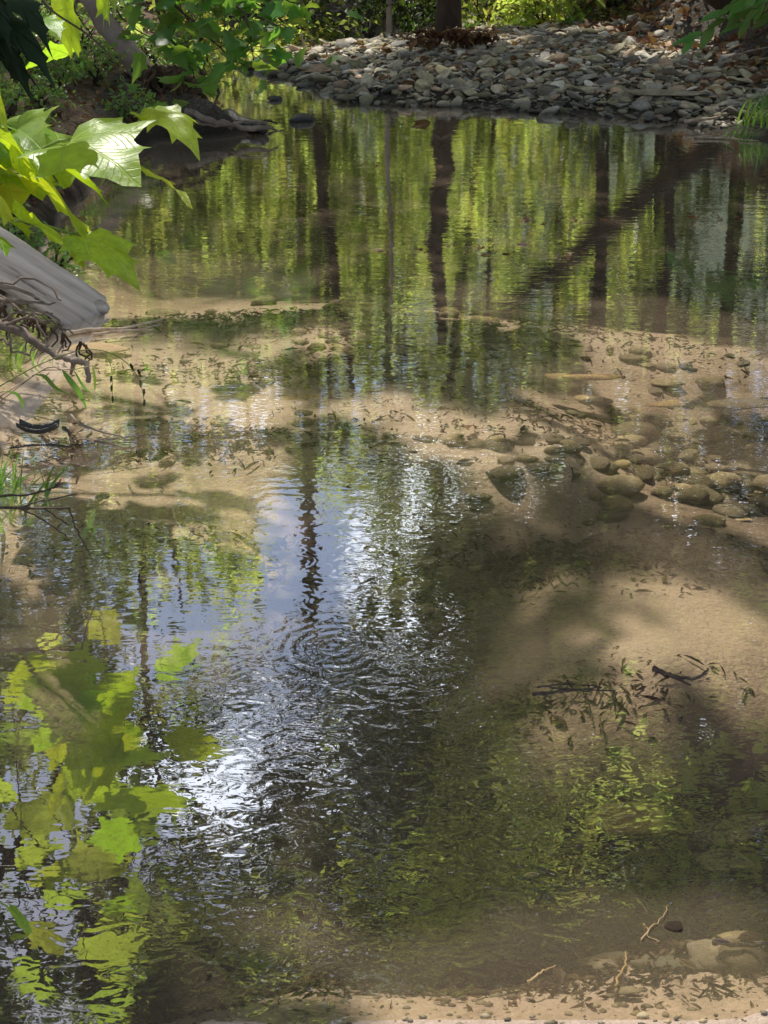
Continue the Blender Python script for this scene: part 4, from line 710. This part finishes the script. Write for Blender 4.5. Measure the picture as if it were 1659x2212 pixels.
rt = tag(empty('dead_leaning_tree', PY(322, 165, 10.0)), 'pale mottled trunk leaning up left from the root wad', 'tree'); mb = MB(); mb.tube(poly([PY(330, 180, 10.0), PY(270, 105, 10.05), PY(205, 15, 10.1), PY(130, -90, 10.2), PY(20, -260, 10.3)], 20, .01), [.085, .07, .06, .05, .04], 12, .06); mb.build('trunk', M['pale_bark'], rt).location = -rt.location
# banks of soil clods: dark wet logs at the foot
for lab, pts, r in (('black wet log lying at the waterline below the root wad', [(350, 290), (400, 282), (480, 284)], .055), ('dark wet driftwood mound reaching right from the root wad', [(430, 262), (480, 258), (520, 268), (570, 280)], .06)):
    P = [PZ(x, y, .03) for x, y in pts]; rr = tag(empty('wet_log', P[0]), lab, 'log'); mb = MB(); mb.tube(poly(P, 16, .008), [r*.6, r, r, r*.5], 12, .15); mb.build('trunk', M['wet_wood'], rr).location = -rr.location
r1 = tag(empty('driftwood_snag', PZ(560, 278, .02)), 'spiky black twigs at the tip of the driftwood mound', 'twig'); mb = MB()
for k in range(9):
    b = (560+rng.uniform(-10, 55), 278+rng.uniform(-30, 14)); mb.tube(poly([PZ(545, 272, .03), PY((545+b[0])/2, (272+b[1])/2-8, PZ(560, 275)[1]), PY(*b, PZ(560, 275)[1])], 6, .004), [.006, .002], 5)
mb.build('stick', M['wet_wood'], r1).location = -r1.location
# far drift branches over the back channel
r1 = tag(empty('fallen_branch', PZ(760, 48, .3)), 'tangle of grey fallen branches over the back channel', 'branch'); mb = MB()
mb.tube(poly([PY(690, -30, 15), PY(740, 5, 14.9), PY(800, 40, 14.7), PY(830, 48, 14.5)], 14, .01), [.05, .035, .02], 8, .1)
for k in range(34):
    a = (rng.uniform(600, 880), rng.uniform(-30, 40)); an = rng.uniform(-.9, .9); l = rng.uniform(50, 140); mb.tube(poly([PY(*a, 15), PY(a[0]+l*.5, a[1]+an*l*.3+rng.normal(0, 6), 14.9), PY(a[0]+l, a[1]+an*l*.5, 14.8)], 8, .012), [rng.uniform(.008, .02), .004], 5)
mb.build('limb', M['root'], r1).location = -r1.location
r1 = tag(empty('debris_pile', PZ(955, 62, .3)), 'heap of dead leaves and sticks against the thick trunk', 'debris'); x, y = PZ(955, 66, .3)[:2]; P, _ = cloud((x+.03, y-.1, .27), (.26, .15, .06), 380, 14); V, Fq = leaves(P, .07); mesh_np('dead_foliage', V-np.array(r1.location), Fq, M['brown_leaf'], r1, smooth=False)
# ------------------------------------------------------------------ ground vegetation
def scatter_land(n, x0, x1, y0, y1, cond):
    x = rng.uniform(x0, x1, n); y = rng.uniform(y0, y1, n); z = height(x, y); k = cond(x, y, z); return np.stack([x, y, z], 1)[k]
P = scatter_land(15000, 1.5, 7, 9.5, 20, lambda x, y, z: (sdist(x, y, HILL) > -.25)); P[:, 2] += rng.uniform(0, .05, len(P)); V, Fq = leaves(P, .085, .1)
tag(mesh_np('leaf_litter', V, Fq, M['brown_leaf'], smooth=False), 'brown dead leaf litter covering the right hand slope', 'leaf litter', kind='stuff')
P = scatter_land(9000, -6, -.3, 4, 16, lambda x, y, z: (z > .08)); P[:, 2] += rng.uniform(0, .03, len(P)); V, Fq = leaves(P, .05, .1)
tag(mesh_np('leaf_litter', V, Fq, M['brown_leaf'], smooth=False), 'dry leaf litter strewn over the left bank', 'leaf litter', kind='stuff')
P = scatter_land(3200, -1.5, 5, 12.5, 22, lambda x, y, z: (z > .1) & (y > 13.2) & (fbm(x, y, 1.6, 2, 61) > .02)); P[:, 2] += rng.uniform(0, .12, len(P)); V, Fq = leaves(P, .06, .1)
tag(mesh_np('ground_cover', V, Fq, M['tree_leaf'], smooth=False), 'low bright green ground cover behind the gravel bar', 'ground cover', kind='stuff')
P = scatter_land(900, -1.2, 4.2, 10, 14.5, lambda x, y, z: (z > .06) & (sdist(x, y, LAND['bar']) > .3)); P[:, 2] += .04; V, Fq = leaves(P, .07, .6)
tag(mesh_np('leaf_litter', V, Fq, M['brown_leaf'], smooth=False), 'sparse brown leaves caught among the cobbles of the bar', 'leaf litter', kind='stuff')
# roots and sticks on the right slope
for k in range(14):
    x = rng.uniform(2.3, 4.0); y = rng.uniform(11.2, 14.5); a = np.array([x, y, gz(x, y)+.05]); e = a+np.array([rng.uniform(-.7, .7), rng.uniform(-.4, .1), rng.uniform(-.2, .3)]); e[2] = gz(e[0], e[1])+.03
    r1 = tag(empty('slope_stick', a), 'thin brown stick lying on the leafy right hand slope', 'stick', 'sticks on the right slope'); mb = MB(); mb.tube(bez(a, (a+e)/2+np.array([0, 0, .08]), e, 8, .012), [.016, .006], 6, .1); mb.build('stick', M['dark_root'], r1).location = -r1.location
# herbs on the left bank
hk = ['directly behind the white glaring leaf', 'at the far left edge under the dark leaves', 'beside the exposed roots', 'near the leaning trunk', 'at the left edge below the yellow leaf', 'above the pale soil patch']
PLX = [(40, 185), (90, 215), (20, 250), (120, 185), (60, 290), (150, 160), (210, 170), (110, 110), (40, 140), (180, 110), (250, 130), (230, 60), (120, 60), (60, 80), (330, 110), (10, 330), (60, 330), (100, 420), (15, 420), (400, 120), (380, 70), (290, 190)]
for i, (px, py) in enumerate(PLX):
    q = PZ(px, py, .32); big_ = py < 200
    r = .04+.008*q[1]+rng.uniform(0, .03); shrub('bank_herb', 'small leaved pale green herb on the sunny left bank', 'plant', q[0], q[1], r*1.3, r*1.7, 260, 'herb', .020+.0016*q[1], 'small herbs on the left bank')
# grass blades / tufts
def tuft(name, label, x, y, z, n, h, sp, lean=(.3, 0), mat='grass', group=None, wid=.0032):
    V_, F_ = [], []; off = 0
    for k in range(n):
        b = np.array([rng.normal(0, sp*.2), rng.normal(0, sp*.2), 0]); hh = h*rng.uniform(.6, 1.1); d = np.array([rng.normal(lean[0], .35), rng.normal(lean[1], .35), 0])*hh; t_ = np.linspace(0, 1, 7)[:, None]
        mid = b+np.array([0, 0, 1.])*hh*(t_-.55*t_**2*np.hypot(*d[:2])/hh)+d*t_**1.6; w_ = wid*(1-t_**2)*np.array([rng.normal(0, 1), rng.normal(0, .5), 0])/1.; V_.append(np.concatenate([mid-w_, mid+w_])); j = np.arange(6); F_.append(np.stack([j, j+1, j+8, j+7], 1)+off); off += 14
    o = mesh_np(name, np.concatenate(V_), np.concatenate(F_), M[mat]); o.location = (x, y, z); return tag(o, label, 'grass', group)
for px, py, n, h in ((1640, 250, 60, .25), (1600, 262, 40, .15), (1650, 232, 50, .22), (1020, 68, 40, .2), (1120, 75, 50, .2), (1230, 80, 50, .25), (880, 78, 40, .25), (1310, 62, 40, .3), (730, 45, 30, .3), (-10, 985, 50, .22), (-20, 1010, 40, .2), (5, 720, 20, .2), (10, 300, 40, .25), (30, 225, 40, .3), (150, 130, 50, .3)):
    q = PZ(px, py, .1); tuft('grass_tuft', 'green grass tuft sprouting at the creek edge', q[0], q[1], gz(q[0], q[1])-.01, n, h, .3, group='grass tufts along the banks')
# river oats sprigs hanging over the water
r1 = tag(empty('river_oats', PZ(-60, 800, .3)), 'arching grass stem with flat green seed heads over the left water', 'grass'); mb = MB(); s1 = poly([PY(-60, 870, 4.4), PY(80, 790, 4.35), PY(190, 755, 4.3), PY(262, 775, 4.3), PY(300, 820, 4.28), PY(312, 870, 4.26)], 26); mb.tube(s1, [.002, .001], 4); mb.tube(poly([PY(215, 758, 4.3), PY(240, 790, 4.3), PY(243, 870, 4.3)], 8), .0008, 4); mb.build('stem', M['stem'], r1).location = -r1.location
for px, py, an in ((282, 795, .9), (298, 808, .9), (303, 832, .2), (311, 850, .1), (312, 873, .0), (240, 822, 0), (241, 842, 0), (243, 866, 0.2)):
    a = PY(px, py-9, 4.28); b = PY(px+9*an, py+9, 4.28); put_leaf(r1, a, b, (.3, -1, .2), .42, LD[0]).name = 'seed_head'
r1 = tag(empty('grass_sprig', PZ(-60, 860, .25)), 'three broad curved grass blades hanging over the left shallows', 'grass'); V_, F_ = [], []; off = 0
for pts, w_ in (([(70, 810), (95, 812), (120, 838), (150, 852)], 10), ([(135, 800), (150, 820), (172, 850), (188, 885)], 14), ([(10, 845), (35, 850), (48, 870), (50, 885)], 8), ([(160, 800), (180, 835), (195, 848)], 6), ([(200, 790), (205, 820), (205, 845)], 7)):
    s = poly([PY(x, y, 4.2) for x, y in pts], 12); tt = np.linspace(0, 1, 12)[:, None]; wd = w_/F*4.3*.5*np.sin(np.pi*np.clip(tt*.92+.06, 0, 1)); pr = np.array([[.85, .1, .5]]); V_.append(np.concatenate([s-pr*wd, s+pr*wd])); j = np.arange(11); F_.append(np.stack([j, j+1, j+13, j+12], 1)+off); off += 24
mesh_np('blade', np.concatenate(V_)-np.array(r1.location), np.concatenate(F_), M['grass'], r1); mb = MB()
for pts in ([(-40, 880), (60, 820), (70, 810)], [(-40, 900), (90, 800), (135, 800)], [(-40, 860), (10, 845)], [(90, 800), (160, 798)], [(160, 798), (200, 790)]): mb.tube(poly([PY(x, y, 4.25) for x, y in pts], 8), .0015, 4)
mb.build('stem', M['pale_twig'], r1).location = -r1.location
# ------------------------------------------------------------------ twigs
def twig(name, label, paths, z, r, mat, Yfix=None, cat='twig', jit=.0012):
    f = (lambda x, y: PZ(x, y, z)) if Yfix is None else (lambda x, y: PY(x, y, Yfix))
    root = tag(empty(name, f(*paths[0][0])), label, cat); mb = MB()
    for i, pp in enumerate(paths): mb.tube(poly([f(x, y) for x, y in pp], 12, jit), [r*(1 if i == 0 else .6), r*.35], 6, .12)
    mb.build('stick', M[mat], root).location = -root.location; return root
twig('bare_twig', 'bare dark twig reaching in from the left with a long drooping fork', [[(-60, 1097), (60, 1097), (120, 1097), (150, 1098)], [(150, 1097), (165, 1140), (195, 1200)], [(40, 1097), (100, 1080), (165, 1068)], [(45, 1100), (90, 1120), (145, 1160)], [(95, 1098), (120, 1115), (150, 1135)]], 0, .0045, 'twig', 3.4)
twig('bare_twig', 'thinner bare twig just above the forked one at the left edge', [[(-60, 1073), (40, 1070), (90, 1062), (140, 1042)], [(90, 1062), (130, 1050)], [(120, 1050), (132, 1036)]], 0, .004, 'twig', 3.5)
twig('branched_twig', 'thin forked twig floating right of the dark bark', [[(150, 892), (180, 920), (255, 940), (270, 946)], [(255, 945), (215, 950), (150, 950)], [(262, 945), (310, 940)]], .02, .005, 'root')
twig('curved_twig', 'short curved black twig standing beside the dark bark', [[(138, 925), (152, 940), (150, 965)], [(150, 965), (90, 960), (20, 968)]], .03, .007, 'wet_wood')
twig('floating_twig', 'pale twig with light bark flakes floating before the grey log', [[(140, 722), (200, 712), (270, 708), (350, 690)], [(200, 722), (260, 716), (330, 712)], [(255, 712), (285, 706)]], .008, .010, 'pale_twig')
twig('submerged_stick', 'dark forked stick poking up at the right middle', [[(1412, 1444), (1450, 1460), (1492, 1480)], [(1440, 1456), (1500, 1466), (1530, 1445)]], .005, .007, 'twig')
twig('submerged_stick', 'thin dark twigs round a mossy clump at the lower centre', [[(1150, 1500), (1230, 1492), (1300, 1485)], [(1190, 1485), (1240, 1490), (1330, 1492)], [(1225, 1470), (1240, 1488)], [(1160, 1485), (1210, 1478), (1290, 1482)]], .0, .004, 'twig')
twig('submerged_stick', 'long thin dark stick under the water at the bottom right of the boulder', [[(1320, 1900), (1370, 1935), (1400, 1975)]], -.01, .006, 'twig')
twig('submerged_stick', 'long dark stick lying under the water right of the boulder', [[(1430, 1710), (1480, 1745), (1530, 1790)], [(1480, 1745), (1560, 1752), (1659, 1740)]], -.05, .006, 'twig')
twig('orange_twig', 'forked orange pine needle twig near the red pebble', [[(1385, 2030), (1410, 2000), (1432, 1980), (1445, 1955)], [(1392, 2018), (1425, 2035)], [(1400, 2008), (1390, 1995)]], .003, .0018, 'tan_stone')
twig('orange_twig', 'straight tan twig at the bottom centre right', [[(1140, 2120), (1170, 2100), (1200, 2085)]], .0, .0025, 'tan_stone')
twig('dark_stick', 'dark stick at the waterline by the right edge', [[(1540, 2035), (1600, 2040), (1700, 2042)]], -.004, .006, 'twig')
twig('orange_twig', 'reddish twig lying on the debris at the bottom right', [[(1330, 2130), (1350, 2080), (1352, 2055)]], -.01, .0025, 'tan_stone')
twig('bar_stick', 'pale stick lying at the right foot of the bar', [[(1480, 262), (1540, 255), (1600, 240)]], .05, .012, 'pale_twig')
twig('bar_stick', 'bleached stick half in the water at the right end of the bar', [[(1500, 296), (1560, 298), (1640, 304)]], .01, .010, 'pale_twig')
twig('bar_stick', 'thin pale branch lying on the upper right of the bar', [[(1560, 130), (1620, 110), (1680, 98)]], .35, .010, 'root')
twig('bar_stick', 'white forked twig at the left tip of the bar', [[(650, 72), (655, 92), (658, 118)], [(655, 95), (665, 104)]], 0, .010, 'pale_twig', 13.0)
# bark piece
q = PZ(85, 945, .05); r1 = tag(empty('bark_piece', q), 'curled black bark piece lying on roots at the left edge', 'bark'); V = []
for i in range(16):
    s = i/15; 
    for j in range(9):
        a = math.pi*(-.05+1.1*j/8); rr = .022*(1+.12*mnoise.noise(Vector((s*6, a*2, 1)))); V.append((-.06+.12*s, -rr*math.cos(a), .03-rr*math.sin(a)*.8+.02*abs(s-.5)**2*4))
o = mesh_np('curled_bark', np.array(V), grid_faces(16, 9), M['wet_wood'], r1); so = o.modifiers.new('s', 'SOLIDIFY'); so.thickness = .006
# floating and sunk leaves
def flake(name, label, px, py, s, mat, z=.004, group=None):
    q = PZ(px, py, z); V, Fq = leaves(np.array([[0, 0, 0.]]), s, 2.5, .6, .1); o = mesh_np(name, V, Fq, M[mat], smooth=False); o.location = tuple(q); return tag(o, label, 'leaf', group)
flake('fallen_leaf', 'curled pale leaf floating in the far pool before the bar', 890, 262, .16, 'brown_leaf', .02)
flake('fallen_leaf', 'small yellow leaf on the water at the centre right', 1010, 928, .07, 'brown_leaf', .0)
flake('fallen_leaf', 'pale curled leaf at the right waterline below the bar', 1580, 300, .10, 'brown_leaf', .05)
for i in range(60):
    k = i % 4; cx, cy, sx_, sy_ = [(1180, 474, 60, 5), (1560, 465, 60, 5), (700, 345, 160, 12), (1050, 540, 120, 8)][k]
    flake('floating_leaf', 'tiny tan leaf fragment floating on the calm upper pool', rng.normal(cx, sx_), rng.normal(cy, sy_), rng.uniform(.03, .07), 'brown_leaf', group='leaf fragments afloat on the pool')
P = []
for px, py, rx, ry, n in [(1350, 2090, .5, .12, 2000), (900, 2120, .5, .10, 1300), (500, 2000, .4, .1, 400), (1100, 1210, .5, .12, 1200), (330, 1010, .30, .07, 2000), (600, 1230, .5, .12, 1200), (1000, 780, .9, .22, 1600), (1450, 960, .8, .2, 1800), (1350, 1800, .5, .25, 500), (650, 735, .7, .14, 1500), (560, 860, .5, .12, 900), (1150, 1500, .25, .06, 500), (1250, 1190, .6, .1, 900)]:
    c = PZ(px, py, -.12); x = rng.normal(c[0], rx*.7, n); y = rng.normal(c[1], ry*.8, n); z = height(x, y)+rng.uniform(.002, .015, n); k = (z < -.005); P.append(np.stack([x, y, z], 1)[k])
P = np.concatenate(P); V, Fq = leaves(P, .017, 2., .35, .7); V2, F2 = leaves(P[::6], .05, 3., .06, .6); V3, F3 = leaves(P[::40]+np.array([0, 0, .004]), .045, 3., .5, .5); F2 = np.concatenate([F2, F3+len(V2)]); V2 = np.concatenate([V2, V3]); Fq = np.concatenate([Fq, F2+len(V)]); V = np.concatenate([V, V2]); tag(mesh_np('bed_litter', V, Fq, M['bed_leaf'], smooth=False), 'brown leaf and twig debris settled on the creek bed', 'debris', kind='stuff')
# ------------------------------------------------------------------ world, sun, camera
W = bpy.data.worlds.new('World'); S.world = W; W.use_nodes = True; nt = W.node_tree; bg = nt.nodes['Background']
sky = nt.nodes.new('ShaderNodeTexSky'); sky.sky_type = 'NISHITA'; sky.sun_disc = False
el = math.asin(SUN[2]); az = math.atan2(SUN[0], SUN[1]); sky.sun_elevation = el; sky.sun_rotation = az
tc = nt.nodes.new('ShaderNodeTexCoord'); ns = nt.nodes.new('ShaderNodeTexNoise'); ns.inputs['Scale'].default_value = 5.0; ns.inputs['Detail'].default_value = 6.0; nt.links.new(tc.outputs['Generated'], ns.inputs['Vector'])
rp = nt.nodes.new('ShaderNodeValToRGB'); rp.color_ramp.elements[0].position = .54; rp.color_ramp.elements[1].position = .63; nt.links.new(ns.outputs[0], rp.inputs[0])
mx = nt.nodes.new('ShaderNodeMix'); mx.data_type = 'RGBA'; nt.links.new(rp.outputs[0], mx.inputs[0]); nt.links.new(sky.outputs[0], mx.inputs[6]); mx.inputs[7].default_value = (20, 21, 23, 1)
nt.links.new(mx.outputs[2], bg.inputs[0]); bg.inputs[1].default_value = .12
L = bpy.data.lights.new('sun', 'SUN'); L.energy = 5.0; L.angle = R(.53); L.color = (1, .95, .86); lo = bpy.data.objects.new('sun', L); C.objects.link(lo); lo.rotation_euler = Vector(SUN).to_track_quat('Z', 'Y').to_euler()
cd = bpy.data.cameras.new('camera'); cam = bpy.data.objects.new('camera', cd); C.objects.link(cam); cam.location = (0, 0, CH); cam.rotation_euler = (R(90)-TH, 0, 0)
cd.sensor_fit = 'VERTICAL'; cd.sensor_height = 36; cd.lens = 18/(1106/F); cd.clip_end = 1000; cd.clip_start = .05
S.camera = cam
S.view_settings.view_transform = 'Standard'; S.view_settings.look = 'None'; S.view_settings.exposure = 0
S.cycles.max_bounces = 8; S.cycles.diffuse_bounces = 2; S.cycles.transmission_bounces = 4; S.cycles.transparent_max_bounces = 8; S.cycles.sample_clamp_indirect = 6; S.cycles.use_denoising = True
